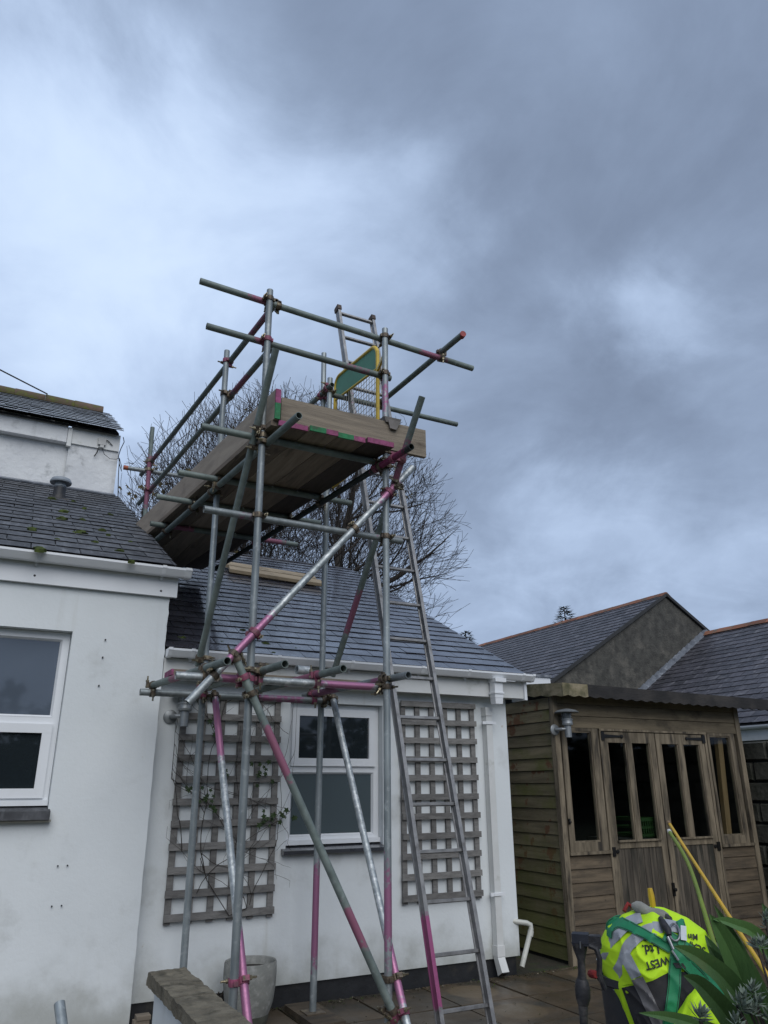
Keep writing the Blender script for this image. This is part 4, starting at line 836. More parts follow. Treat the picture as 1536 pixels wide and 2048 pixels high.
# ------------------------------------------------------------------ ladder gate
gate = thing('ladder_gate', 'yellow framed safety gate with green top panel and wire mesh on the scaffold platform', 'safety gate', (2.5, 5.4, 4.1))
GX, GY0, GY1, GZ0, GZ1, GR = 2.50, 4.945, 5.84, 4.10, 5.095, .11
def gt(p): return (p[0], p[1], p[2] + (p[1] - GY0) * .14 * min(1, max(0, (p[2] - 4.3) / .4)))
path = [(GX, GY0, GZ0)] + [(GX, GY0 + GR - GR * cos(a), GZ1 - GR + GR * sin(a)) for a in [pi / 2 * i / 6 for i in range(7)]] + [(GX, GY1 - GR + GR * sin(a), GZ1 - GR + GR * cos(a)) for a in [pi / 2 * i / 6 for i in range(7)]] + [(GX, GY1, GZ0), (GX, GY0, GZ0)]
path = [gt(p) for p in path]
b = MB(); b.tube(path[:-1], .0175, 10); b.tube([path[-2], path[-1]], .0175, 10); b.tube([(GX, GY0, 4.855), (GX, GY1, 4.985)], .011, 8)
gf = part('gate_frame', b, 'gate_yellow', gate)
b = MB(); inner = [(GX, y, z_) for _, y, z_ in path[1:15]]; top_ = [p for p in inner]
pan = [Vector((GX - .004, max(GY0 + .012, min(GY1 - .012, p[1])), p[2] - .012)) for p in top_]; nn_ = len(pan)
low = [Vector((GX - .004, p.y, 4.855 + (p.y - GY0) * .147)) for p in pan]
b.add(pan + low, [(i, i + 1, nn_ + i + 1, nn_ + i) for i in range(nn_ - 1)]); b.add([p + Vector((.008, 0, 0)) for p in pan + low], [(nn_ + i, nn_ + i + 1, i + 1, i) for i in range(nn_ - 1)]); part('gate_panel', b, 'gate_green', gate)
b = MB()
k = 0
for i in range(1, 17): y = GY0 + (GY1 - GY0) * i / 17; b.tube([(GX - .002, y, GZ0), (GX - .002, y, 4.85 + (y - GY0) * .147)], .0026, 4, cap=False)
for i in range(0, 15): z_ = GZ0 + .02 + i * .052; b.tube([(GX + .003, GY0, z_), (GX + .003, GY1, z_ + .0)], .0026, 4, cap=False)
part('wire_mesh', b, 'mesh_wire', gate)
b = MB(); b.tube([(GX - .03, GY0 - .06, 4.02), (GX - .03, GY0 - .06, 4.98)], .015, 10); b.bar((GX - .03, GY0 - .06, 4.25), (GX, GY0, 4.25), .02, .03); b.bar((GX - .03, GY0 - .06, 4.8), (GX, GY0, 4.8), .02, .03); b.bar((2.40, 4.60, 4.25), (GX - .03, GY0 - .06, 4.25), .02, .03); b.bar((2.40, 4.60, 4.8), (GX - .03, GY0 - .06, 4.8), .02, .03); part('hinge_post', b, 'gate_yellow', gate)

# ------------------------------------------------------------------ summer house (shed)
SX0, SX1, SY0, SY1 = 5.045, 7.70, 6.10, 8.3
shed = thing('summer_house', 'weathered timber summer house with algae stained side boards and glazed double doors', 'shed', (6.3, 6.2, .03))
random.seed(41)
for k in range(20):     # shiplap on the side facing the white corner
    z0 = .045 + k * .1168; b = MB(); j = random.uniform(-.002, .002)
    b.hexa([(SX0 - .012, SY0 + .045, z0), (SX0 + .006, SY0 + .045, z0), (SX0 + .006, SY1, z0), (SX0 - .012 + j, SY1, z0), (SX0 - .0005, SY0 + .045, z0 + .112), (SX0 + .006, SY0 + .045, z0 + .112), (SX0 + .006, SY1, z0 + .112), (SX0 - .0005, SY1, z0 + .112)]); 
    part('side_board', b, 'shed_side', shed)
def fboard(x0, x1, z0, h, m, name='front_board'):
    b = MB(); b.hexa([(x0, SY0 - .012, z0), (x1, SY0 - .012, z0), (x1, SY0 + .006, z0), (x0, SY0 + .006, z0), (x0, SY0 - .0005, z0 + h - .004), (x1, SY0 - .0005, z0 + h - .004), (x1, SY0 + .006, z0 + h - .004), (x0, SY0 + .006, z0 + h - .004)]); part(name, b, m, shed)
for k in range(8): fboard(5.088, 5.60, -.02 + k * .1168, .1168, 'shed_front'); fboard(7.15, 7.655, .0 + k * .1168, .1168, 'shed_front')
for k in range(3): fboard(5.088, 7.70, 2.085 + k * .1168, .1168, 'shed_top')
b = MB(); b.box(5.05, 7.70, SY0 + .008, SY0 + .04, 2.085, 2.47); part('wall_plate', b, 'shed_post', shed)
for x0, x1 in ((SX0 - .02, 5.086), (7.657, 7.725)):
    b = MB(); b.box(x0, x1, SY0 - .022, SY0 + .042, -.02, 2.42); part('corner_post', b, 'shed_post', shed)
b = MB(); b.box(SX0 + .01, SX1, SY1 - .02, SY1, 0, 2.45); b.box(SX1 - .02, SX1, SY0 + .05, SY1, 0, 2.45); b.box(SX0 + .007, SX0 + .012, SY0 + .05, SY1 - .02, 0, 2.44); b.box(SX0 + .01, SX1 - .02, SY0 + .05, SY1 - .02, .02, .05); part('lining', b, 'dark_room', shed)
def lights(x0, x1, z0, z1, fr, name, inner=()):
    """fixed glazed light: frame bars round the pane"""
    b = MB(); y0, y1 = SY0 - .018, SY0 + .03; l, r_, bt, tp = fr
    b.box(x0, x0 + l, y0, y1, z0, z1); b.box(x1 - r_, x1, y0, y1, z0, z1); b.box(x0 + l, x1 - r_, y0 + .001, y1, z1 - tp, z1); b.box(x0 + l, x1 - r_, y0 + .001, y1, z0, z0 + bt)
    f = part(name, b, 'shed_post', shed)
    s = MB(); gx0, gx1, gz0, gz1 = x0 + l, x1 - r_, z0 + bt, z1 - tp
    s.box(gx0, gx0 + .014, y0 + .008, y1 - .004, gz0 + .014, gz1 - .014); s.box(gx1 - .014, gx1, y0 + .008, y1 - .004, gz0 + .014, gz1 - .014); s.box(gx0, gx1, y0 + .008, y1 - .004, gz1 - .014, gz1); s.box(gx0, gx1, y0 + .008, y1 - .004, gz0, gz0 + .014); part('glazing_bar', s, 'shed_post', f)
    p = MB(); p.box(gx0 + .003, gx1 - .003, SY0 + .008, SY0 + .012, gz0 + .003, gz1 - .003); part('pane', p, 'glass_clear', f)
lights(5.108, 5.585, .945, 2.082, (.058, .09, .08, .03), 'window_frame')
lights(7.168, 7.60, .945, 2.082, (.03, .07, .08, .03), 'window_frame')
b = MB(); b.box(5.09, 5.61, SY0 - .035, SY0 + .0, .918, .944); b.box(7.15, 7.655, SY0 - .035, SY0, .918, .944); part('window_sill', b, 'shed_post', shed)
b = MB(); b.box(5.60, 5.625, SY0 - .02, SY0 + .04, .03, 2.083); b.box(7.115, 7.15, SY0 - .02, SY0 + .04, .03, 2.083); b.box(5.60, 7.15, SY0 - .024, SY0 + .04, 2.063, 2.0835); part('door_frame', b, 'shed_post', shed)
for x0, x1, hs in ((5.63, 6.365, -1), (6.38, 7.11, 1)):
    y0, y1 = SY0 - .014, SY0 + .03; mx_ = (x0 + x1) / 2; b = MB(); z0, z1 = .09, 2.055
    b.box(x0, x0 + .075, y0, y1, z0, z1); b.box(x1 - .075, x1, y0, y1, z0, z1); b.box(x0 + .075, x1 - .075, y0 + .001, y1, z1 - .105, z1); b.box(x0 + .075, x1 - .075, y0 + .001, y1, .955, 1.025); b.box(mx_ - .035, mx_ + .035, y0 + .0015, y1, 1.025, z1 - .105)
    b.box(x0 + .075, x1 - .075, y0 - .018, y0 + .0, 1.012, 1.03)
    dr = part('door', b, 'shed_post', shed)
    for gx0, gx1 in ((x0 + .075, mx_ - .035), (mx_ + .035, x1 - .075)):
        s = MB(); s.box(gx0, gx0 + .013, y0 + .008, y1, 1.025, z1 - .105); s.box(gx1 - .013, gx1, y0 + .008, y1, 1.025, z1 - .105); part('glazing_bar', s, 'shed_post', dr)
        p = MB(); p.box(gx0 + .003, gx1 - .003, SY0 + .010, SY0 + .014, 1.027, z1 - .107); part('pane', p, 'glass_clear', dr)
    n = 7; w_ = (x1 - x0 - .15) / n
    for k in range(n):
        p = MB(); a = x0 + .075 + k * w_; p.hexa([(a + .003, y0 + .010, z0), (a + w_ - .002, y0 + .010, z0), (a + w_, y1, z0), (a, y1, z0), (a + .003, y0 + .010, .954), (a + w_ - .002, y0 + .010, .954), (a + w_, y1, .954), (a, y1, .954)]); part('matchboard', p, 'shed_plank', dr)
    hx = x0 + .01 if hs < 0 else x1 - .01
    for hz, L_ in ((2.012, .26), (.93, .05)):
        p = MB(); d = -hs; p.hexa([(hx, y0 - .008, hz - .018), (hx + d * L_, y0 - .008, hz - .009), (hx + d * L_, y0 - .001, hz - .009), (hx, y0 - .001, hz - .018), (hx, y0 - .008, hz + .018), (hx + d * L_, y0 - .008, hz + .009), (hx + d * L_, y0 - .001, hz + .009), (hx, y0 - .001, hz + .018)])
        p.box(hx - .022, hx + .022, y0 - .012, y0 - .0005, hz - .042, hz + .042); p.lathe([(0, .01), (.017, .008), (.02, 0)], (hx + d * L_, y0 - .004, hz), 10, (0, -1, 0)); part('strap_hinge', p, 'iron', dr)
b = MB(); b.box(6.355, 6.385, SY0 - .03, SY0 - .0145, .5, .62); b.lathe([(0, .03), (.016, .025), (.02, 0)], (6.37, SY0 - .03, .56), 10, (0, -1, 0)); part('door_lock', b, 'iron', shed)
b = MB(); b.box(5.105, 5.125, SY0 - .03, SY0 - .018, 1.19, 1.24); b.lathe([(0, .02), (.012, .015), (.014, 0)], (5.112, SY0 - .03, 1.21), 8, (0, -1, 0)); part('window_latch', b, 'iron', shed)
# roof, fascias
RX0, RX1, RY0, RY1 = 4.985, 8.0, 5.86, 8.5
def rz(x, y): return 2.487 - .010 * (x - RX0) + .085 * (y - RY0)
b = MB(); P = [(RX0 + .025, RY0 + .025), (RX1 - .025, RY0 + .025), (RX1 - .025, RY1), (RX0 + .025, RY1)]
b.hexa([(x, y, rz(x, y) - .05) for x, y in P] + [(x, y, rz(x, y) - .012) for x, y in P]); rf = part('roof', b, 'felt', shed)
def scallop(P0, P1, h, n, t, name, mats, split=None):
    P0, P1 = Vector(P0), Vector(P1); d = (P1 - P0); L_ = d.length; dn = Vector((d.x, d.y, 0)).normalized(); nrm = Vector((dn.y, -dn.x, 0)); m = n * 6; b = MB(); top, bot = [], []
    for i in range(m + 1):
        s = i / m; q = P0 + d * s; top.append(q); bot.append(q - Vector((0, 0, h - .014 * (.5 - .5 * cos(2 * pi * n * s)))))
    f = top + bot; bk = [v_ - nrm * t for v_ in f]; b.add(f + bk, [(i, i + 1, m + 1 + i + 1, m + 1 + i) for i in range(m)] + [(len(f) + m + 1 + i, len(f) + m + 2 + i, len(f) + i + 1, len(f) + i) for i in range(m)] + [(i, len(f) + i, len(f) + i + 1, i + 1) for i in range(m)] + [(m + 1 + i + 1, len(f) + m + 2 + i, len(f) + m + 1 + i, m + 1 + i) for i in range(m)] + [(0, m + 1, len(f) + m + 1, len(f)), (m, len(f) + m, len(f) + 2 * m + 1, 2 * m + 1)])
    if split is not None:
        for i, fc in enumerate(b.f):
            if b.v[fc[0]][0] < split: b.mi[i] = 1
    return part(name, b, mats, shed)
scallop((RX0, RY0, rz(RX0, RY0)), (RX1, RY0, rz(RX1, RY0)), .128, 22, .022, 'fascia_board', ['fascia_dark', 'fascia_light'], split=5.30)
scallop((RX0 + .0, RY1, rz(RX0, RY1)), (RX0 + .0, RY0 + .023, rz(RX0, RY0)), .132, 12, .022, 'fascia_board', ['fascia_light'])
lamp('wall_lamp', 'zinc outdoor wall lantern on the front corner of the timber summer house', (5.022, SY0 - .024, 2.055), 1)
# things seen through the glass
b = MB(); b.bar((7.36, 6.22, .06), (7.455, 6.17, 2.2), .075, .05, up=(0, 1, 0)); single('timber_post', b, 'timber_new', 'bare orange timber post standing inside the summer house behind the end window', 'timber post')
bk = thing('basket', 'bright green slotted plastic basket behind the glazed door of the summer house', 'basket', (6.18, 6.45, 1.03)); b = MB()
b.hexa([(6.13, 6.19, 1.03), (6.36, 6.19, 1.03), (6.36, 6.6, 1.03), (6.13, 6.6, 1.03), (6.13, 6.19, 1.045), (6.36, 6.19, 1.045), (6.36, 6.6, 1.045), (6.13, 6.6, 1.045)])
for z0, z1 in ((1.045, 1.07), (1.12, 1.14), (1.19, 1.225)): b.box(6.12, 6.37, 6.175, 6.185, z0, z1); b.box(6.12, 6.13, 6.185, 6.6, z0, z1); b.box(6.36, 6.37, 6.185, 6.6, z0, z1); b.box(6.13, 6.36, 6.59, 6.6, z0, z1)
for k in range(8): x = 6.122 + k * .0315; b.box(x, x + .011, 6.1745, 6.1855, 1.04, 1.22)
part('basket_body', b, 'basket', bk)
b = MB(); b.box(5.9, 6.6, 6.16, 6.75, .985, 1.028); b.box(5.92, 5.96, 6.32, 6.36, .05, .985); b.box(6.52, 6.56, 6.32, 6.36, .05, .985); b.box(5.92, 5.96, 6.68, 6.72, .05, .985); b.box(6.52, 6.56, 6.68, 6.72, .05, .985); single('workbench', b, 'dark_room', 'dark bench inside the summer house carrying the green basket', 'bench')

# ------------------------------------------------------------------ grey gabled building behind
G = 13.0
gab = thing('gabled_building', 'grey roughcast gable building with terracotta ridge tiles behind the summer house', 'building', (14.5, G, 0))
AX, AZ = 1.1199 * G, 1.54 + .3406 * G; sl = .615; ez = 2.35; hw = (AZ - ez) / sl; LX = AX - hw; RX_ = AX + hw
b = MB(); b.add([(LX, G, -.05), (RX_, G, -.05), (RX_, G, ez), (AX, G, AZ - .06), (LX, G, ez)], [(0, 1, 2, 3, 4)]); b.add([(LX, G, -.05), (LX, G + 14, -.05), (LX, G + 14, ez), (LX, G, ez)], [(3, 2, 1, 0)]); b.add([(RX_, G, -.05), (RX_, G + 14, -.05), (RX_, G + 14, ez), (RX_, G, ez)], [(0, 1, 2, 3)])
part('gable_wall', b, 'roughcast', gab)
VL = Vector((hw, 0, AZ - ez)).normalized(); rl = sqrt(hw * hw + (AZ - ez) ** 2)
deckg = roof_deck('roof', gab, (LX - .1, G + 14, ez - .06), (0, -1, 0), VL, 14.04, rl + .05)
slates(deckg, (LX - .1, G + 14.0, ez - .05), (0, -1, 0), VL, 14.06, rl + .12, .28, .225, 'slate_far', limit=300, seed=51, t=.0065, prefer=lambda p: (p.y - G) * .8 + (AX - p.x) * .6, ragged=.006)
VR = Vector((-hw, 0, AZ - ez)).normalized(); d2_ = roof_deck('rear_roof', gab, (RX_ + .1, G - .02, ez - .06), (0, 1, 0), VR, 14, rl + .1)
b = MB(); b.bar((LX - .1, G - .035, ez - .04), (AX, G - .035, AZ + .005), .05, .07); b.bar((RX_ + .1, G - .035, ez - .04), (AX, G - .035, AZ + .005), .05, .07); part('verge_mortar', b, 'felt', gab)
for k in range(30):
    b = MB(); y = G - .05 + k * .455; prf = [(-.17, -.10), (-.15, -.115), (0, -.02), (.15, -.115), (.17, -.10), (.03, .012), (-.03, .012)]
    b.prism(prf, (AX, y, AZ + .05 + (k % 3) * .003), (AX, y + .445, AZ + .05)); part('ridge_tile', b, 'terracotta', deckg)
# second, lower wing coming towards the camera
low_ = thing('lower_wing', 'lower slate roofed wing with terracotta ridge joined to the roughcast gable', 'building', (14, 10, 0))
BX, BZ = 1.2108 * G, 1.54 + .2714 * G; EX = .905 * G; EZ = BZ - .643 * (BX - EX); Y0 = 5.5
VW = Vector((BX - EX, 0, BZ - EZ)).normalized(); rl2 = sqrt((BX - EX) ** 2 + (BZ - EZ) ** 2)
deckw = roof_deck('roof', low_, (EX, G - .01, EZ), (0, -1, 0), VW, G - Y0, rl2)
slates(deckw, (EX, G - .12, EZ + .01), (0, -1, 0), VW, G - .12 - Y0, rl2, .30, .215, 'slate_far', limit=300, seed=52, t=.0065, prefer=lambda p: max(0, 9.3 - p.y) * 50 + (p.z < 3.0) * 5 + abs(p.y - 12), ragged=.006)
b = MB(); VW2 = Vector((EX - BX, 0, EZ - BZ)).normalized(); b.hexa([(BX, Y0, BZ - .05), (2 * BX - EX, Y0, EZ - .05), (2 * BX - EX, G, EZ - .05), (BX, G, BZ - .05), (BX, Y0, BZ), (2 * BX - EX, Y0, EZ), (2 * BX - EX, G, EZ), (BX, G, BZ)]); part('rear_roof', b, 'slate_far', low_)
for k in range(17):
    b = MB(); y = G - .02 - (k + 1) * .455; b.prism(prf, (BX, y, BZ + .06), (BX, y + .445, BZ + .06 + (k % 2) * .004)); part('ridge_tile', b, 'terracotta', deckw)
for k in range(24):
    s0, s1 = k / 24, (k + 1) / 24; b = MB(); p0 = Vector((EX, G - .025, EZ + .05)).lerp(Vector((BX, G - .025, BZ + .05)), s0); p1 = Vector((EX, G - .025, EZ + .05)).lerp(Vector((BX, G - .025, BZ + .05)), s1 + .01)
    b.hexa([(p0.x, G - .15, p0.z - .035), (p1.x, G - .15, p1.z - .035), (p1.x, G - .003, p1.z - .03), (p0.x, G - .003, p0.z - .03), (p0.x, G - .14, p0.z - .015), (p1.x, G - .14, p1.z - .004), (p1.x, G - .012, p1.z + .10), (p0.x, G - .012, p0.z + .065)]); part('flashing_piece', b, 'lead', low_)
b = MB(); b.box(EX + .12, EX + .4, Y0, G - .01, -.05, EZ - .02); part('wall', b, 'grey_render', low_)
b = MB(); prg = [(.06 * cos(a), -.06 * sin(a)) for a in [pi * i / 8 for i in range(9)]]; b.prism(prg, (EX + .0, Y0, EZ - .02), (EX + .0, G, EZ - .02)); part('gutter', b, 'upvc', low_)
b = MB(); b.box(EX + .065, EX + .118, Y0, G - .02, EZ - .26, EZ - .06); part('soffit_board', b, 'upvc_old', low_)

# block wall by the summer house
bw = thing('block_wall', 'weathered dark concrete block boundary wall next to the summer house corner', 'wall', (8.0, 6.5, 0))
b = MB(); b.box(8.02, 8.18, 3.7, 9.0, -.05, 2.0); part('mortar_core', b, 'dark_room', bw); random.seed(61)
for c in range(9):
    for k in range(12):
        y0 = 9.0 - (k + 1) * .43 - (.21 if c % 2 else 0); z0 = .02 + c * .222; b = MB(); h = .212; l = .418; e = .02; ox = random.uniform(-.008, .008)
        b.hexa([(7.985 + ox, y0 + e, z0 + e), (8.03, y0, z0), (8.03, y0 + l, z0), (7.985 + ox, y0 + l - e, z0 + e), (7.985 + ox, y0 + e, z0 + h - e), (8.03, y0, z0 + h), (8.03, y0 + l, z0 + h), (7.985 + ox, y0 + l - e, z0 + h - e)]); part('block', b, 'block', bw)
b = MB(); b.box(6.02, 7.12, 8.62, 8.66, 2.85, 2.985, 0); b.box(6.0, 7.13, 8.6, 9.2, 2.987, 3.02, 1); b.box(6.05, 7.09, 8.67, 9.2, -.05, 2.95, 2); 
fr_ = thing('flat_roof_outbuilding', 'flat roofed outbuilding with white fascia glimpsed between extension and summer house', 'outbuilding', (6.5, 8.9, 0))
b = MB(); b.box(6.02, 7.12, 8.62, 8.66, 2.74, 2.985); part('fascia', b, 'upvc', fr_); b = MB(); b.box(6.0, 7.13, 8.6, 9.6, 2.987, 3.02); part('roof', b, 'lead', fr_); b = MB(); b.box(6.05, 7.09, 8.67, 9.6, -.05, 2.985); part('wall', b, 'grey_render', fr_)

# ------------------------------------------------------------------ garden wall, planter
gw = thing('garden_wall', 'low white garden wall capped with rough lichened coping stones', 'garden wall', (1.1, 4.0, 0))
b = MB(); 
vs_ = []
wallb = MB(); wallb.box(1.02, 1.15, 1.9, 4.64, -.05, .553); part('wall_body', wallb, 'render_low', gw)
random.seed(71)
def rough_stone(x0, x1, y0, y1, z0, z1, amp=.007):
    b = MB(); n = 7
    def P(u, v, f):
        x, y, z = u, v, f; q = Vector((x, y, z)); d = Vector((noise.noise(q * 14), noise.noise(q * 14 + Vector((5, 5, 5))), noise.noise(q * 14 + Vector((9, 1, 3))))) * amp + Vector((noise.noise(q * 45), noise.noise(q * 45 + Vector((5, 5, 5))), noise.noise(q * 45 + Vector((9, 1, 3))))) * amp * .5
        return q + d
    def grid(o, a, c, na, nc):
        vs = [P(*(Vector(o) + Vector(a) * i / na + Vector(c) * k / nc)) for i in range(na + 1) for k in range(nc + 1)]
        b.add(vs, [(i * (nc + 1) + k, (i + 1) * (nc + 1) + k, (i + 1) * (nc + 1) + k + 1, i * (nc + 1) + k + 1) for i in range(na) for k in range(nc)], 0, True)
    X_, Y_, Z_ = x1 - x0, y1 - y0, z1 - z0; nl = int(Y_ / .014); nw = int(X_ / .014); nh = 6
    grid((x0, y0, z1), (X_, 0, 0), (0, Y_, 0), nw, nl); grid((x0, y0, z0), (0, Y_, 0), (X_, 0, 0), nl, nw); grid((x0, y0, z0), (0, 0, Z_), (0, Y_, 0), nh, nl); grid((x1, y0, z0), (0, Y_, 0), (0, 0, Z_), nl, nh)
    grid((x0, y0, z0), (X_, 0, 0), (0, 0, Z_), nw, nh); grid((x0, y1, z0), (0, 0, Z_), (X_, 0, 0), nh, nw); return b
for ya, yb in ((4.10, 4.685), (3.42, 4.092), (2.75, 3.41), (2.08, 2.74)): part('coping_stone', rough_stone(.985, 1.185, ya, yb, .553, .612), 'coping', gw)
pt = thing('planter', 'round pale grey speckled planter standing against the wall behind the scaffold feet', 'plant pot', (1.93, 5.74, .03))
b = MB(); b.lathe([(.140, .06), (.165, .13), (.179, .23), (.182, .30), (.180, .365), (.176, .375), (.168, .37), (.163, .35), (.160, .32)], (1.905, 5.74, .03), 40); part('pot_body', b, 'pot', pt)
b = MB(); b.lathe([(.122, 0), (.130, .02), (.1405, .0605), (.1, .08)], (1.905, 5.74, .03), 32); part('pot_foot', b, 'pot_base', pt)
b = MB(); b.lathe([(0, .335), (.08, .33), (.160, .322)], (1.905, 5.74, .03), 24); part('compost', b, 'compost', pt)
random.seed(5); b = MB()
for k in range(7): a = random.uniform(0, 6.28); c = Vector((1.70, 5.86, .05)); b.tube([c, c + Vector((cos(a) * .04, sin(a) * .03, .10)), c + Vector((cos(a + 1) * .06, -.03 + sin(a) * .04, random.uniform(.1, .2)))], .004, 4)
single('dead_plant', b, 'stem', 'small dead plant stump at the foot of the wall beside the planter', 'dead plant')
b = MB(); b.obox((1.215, 5.86, .09), (1, 0, 0), (0, 1, 0), (0, 0, 1), .10, .06, .04); b.box(1.18, 1.27, 5.82, 5.90, .112, .135); single('timber_offcut', b, 'board_x', 'small timber offcut on the ground in the corner between white walls', 'timber offcut')

# ------------------------------------------------------------------ trees
ENV = (Vector((6.75, 18, 7.5)), 4.95, 3.4, 4.75)
def outside(p, f=1.0):
    c, a, b_, e = ENV; return ((p.x - c.x) / a) ** 2 + ((p.y - c.y) / b_) ** 2 + ((p.z - c.z) / e) ** 2 > f
def grow(tw, tr, p, d, L, r, depth, rnd, minr=.006, leafs=None, up=.10):
    step = .24; n = max(3, int(L / step)); pts = [p.copy()]; rad = [r]; lim = rnd.uniform(.80, 1.12)
    for i in range(n):
        d = (d + Vector((rnd.gauss(0, .11), rnd.gauss(0, .11), rnd.gauss(0, .07) + up * .30))).normalized(); p = p + d * (L / n)
        if outside(p, lim): break
        c_, a_, b2_, e_ = ENV; q = ((p.x - c_.x) / a_) ** 2 + ((p.y - c_.y) / b2_) ** 2 + ((p.z - c_.z) / e_) ** 2
        pts.append(p.copy()); rad.append(max(minr, min(rad[-1], r * (1 - .5 * (i + 1) / n) * min(1, max(.08, (lim - q) / .5)))))
    if len(pts) < 2: return
    (tr if r > .05 else tw).tube(pts, rad, 7 if r > .06 else (4 if r > .02 else 3), cap=False)
    if depth <= 0:
        if leafs is not None: leafs.append(p.copy())
        return
    def side(q, dd, a, Lc, rc, dp):
        az = rnd.uniform(0, 2 * pi); x = dd.cross(Vector((.3, .2, 1))).normalized(); y = dd.cross(x)
        grow(tw, tr, q, (dd * cos(a) + (x * cos(az) + y * sin(az)) * sin(a)).normalized(), Lc, max(minr, rc), dp, rnd, minr, leafs, up)
    for k in range(rnd.choice((2, 3)) if len(pts) > n else 0): side(pts[-1], d, rnd.uniform(.08, .5), L * rnd.uniform(.6, .85), rad[-1] * rnd.uniform(.6, .85), depth - 1)
    every = 1
    for i in range(2, len(pts), every):
        if rnd.random() < (.60 if depth > 2 else .47): side(pts[i], (pts[i] - pts[i - 1]).normalized(), rnd.uniform(.40, .85), L * rnd.uniform(.36, .58) * (1.15 - .4 * i / n), rad[i] * .48, depth - 1 if depth < 4 else depth - 2)
rnd = random.Random(12)
tree = thing('bare_tree', 'wide bare winter tree of many thin branches behind the slate roofs', 'tree', (7.0, 18, 0))
tr, tw, lf = MB(), MB(), []
base = Vector((6.9, 18, -.05))
tr.tube([base, base + Vector((.0, 0, 1.2)), base + Vector((.05, 0, 2.6))], [.34, .28, .26], 10, cap=False)
for dx, dy, L, r in ((-2.2, .1, 4.6, .10), (-1.6, -.3, 4.8, .12), (-1.15, .3, 4.8, .13), (-.75, -.2, 4.8, .14), (-.35, .25, 4.8, .16), (0, -.1, 4.8, .17), (.35, .2, 4.8, .16), (.75, -.25, 4.8, .14), (1.15, .3, 4.8, .13), (1.6, -.1, 4.8, .12), (2.3, .2, 4.6, .10), (-1.9, .5, 4.6, .10), (1.95, -.4, 4.6, .10), (.15, .6, 4.8, .12), (-.55, -.6, 4.8, .12), (.9, .6, 4.8, .11)):
    grow(tw, tr, base + Vector((dx * .25, 0, 2.3 + rnd.random() * .8)), Vector((dx, dy, 1.5)).normalized(), L * 1.35, r, 5, rnd, .0052, lf, .06)
part('trunk', tr, 'bark', tree); crown = part('crown', tw, 'twig', tree)
lb = MB(); rnd2 = random.Random(4)
for p in lf:
    wgt = .05 if (p.x < 4.6 and p.z < 9.0) else .003
    if rnd2.random() < wgt:
        for k in range(rnd2.choice((1, 2, 3))):
            c = p + Vector((rnd2.gauss(0, .1), rnd2.gauss(0, .1), rnd2.gauss(-.05, .1))); random.seed(rnd2.randint(0, 9999)); leafmesh(lb, c, rnd2.uniform(.05, .09), Vector((rnd2.uniform(-1, 1), -1, rnd2.uniform(-.5, .8))))
part('withered_leaves', lb, 'deadleaf', tree)
def fir(name, label, base, h, w, seed, mat='conifer'):
    r2 = random.Random(seed); t = thing(name, label, 'tree', base); b = MB(); b.tube([Vector(base), Vector(base) + Vector((0, 0, h))], [.2, .02], 6); part('trunk', b, 'bark', t); b = MB()
    for i in range(1600):
        s = r2.random() ** .8; z = h * (.25 + .75 * s); a = r2.uniform(0, 2 * pi); rr = w * (1 - s) ** .8 * r2.uniform(.3, 1.1) + .05; c = Vector(base) + Vector((cos(a) * rr, sin(a) * rr, z - rr * .15)); d = Vector((cos(a), sin(a), r2.uniform(-.2, .5))).normalized(); L_ = r2.uniform(.12, .3); sd = d.cross(Vector((0, 0, 1))).normalized() * .05
        b.add([c - sd, c + sd, c + d * L_], [(0, 1, 2)])
    part('crown', b, mat, t)
fir('conifer', 'dark conifer tip showing above the terracotta ridge', (22.6, 26, 0), 9.15, 2.4, 3)
fir('conifer', 'dark evergreen treetop low at the far end of the slate ridge behind the bare tree', (20.2, 30.5, 0), 8.6, 3.2, 9)

hd = thing('garden_hedge', 'tall dark evergreen hedge at the far end of the garden, mirrored in the window panes', 'hedge', (4, -16, 0)); b = MB(); rh = random.Random(77)
for i in range(9000):
    x = rh.uniform(-24, 30); top = 4.1 + 1.3 * noise.noise(Vector((x * .22, 0, 5))) + .9 * noise.noise(Vector((x * .9, 3, 5))); z = rh.uniform(0, 1) ** .7 * top; y = -16 + rh.uniform(-.9, .9); c = Vector((x, y, z)); n_ = Vector((rh.uniform(-1, 1), rh.uniform(0, 1), rh.uniform(-.6, 1))).normalized(); a = n_.cross(Vector((0, 0, 1))).normalized(); q = n_.cross(a); L_ = rh.uniform(.12, .34)
    b.add([c - a * L_, c - q * L_ * .6, c + a * L_, c + q * L_ * .6], [(0, 1, 2, 3)])
part('foliage', b, 'conifer', hd); b = MB(); b.box(-24, 30, -16.6, -16.2, -.05, 2.9); part('hedge_core', b, 'bark', hd)
# ------------------------------------------------------------------ heap: tub with hi-vis jacket, harness and tools
HC = Vector((2.93, 2.86, .03))
TOW = Vector((-.715, -.699, 0)).normalized(); RGT = Vector((.699, -.715, 0)).normalized()   # towards the camera, and sideways
def W(x, z, d): return HC + RGT * x + TOW * d + Vector((0, 0, z))
tub = thing('tub', 'charcoal plastic tub under the fluorescent jacket, thick red rope hanging over its rim', 'tub', W(0, 0, 0))
b = MB(); b.lathe([(.0, .0), (.19, .0), (.225, .66), (.24, .67), (.24, .70), (.225, .70), (.17, .1), (0, .1)], W(-.10, 0, -.04), 40); part('tub_body', b, 'tub', tub)
b = MB(); pts = [W(-.10 + .262 * cos(a), .70 - .02 * (a - 2.2) + .012 * sin(3 * a), -.04 + .262 * sin(a)) for a in [2.65 + 1.05 * i / 24 for i in range(25)]]; b.tube(pts, [.5 * (.027 + .009 * (i % 2)) for i in range(25)], 8); part('rope', b, 'rope_red', tub)
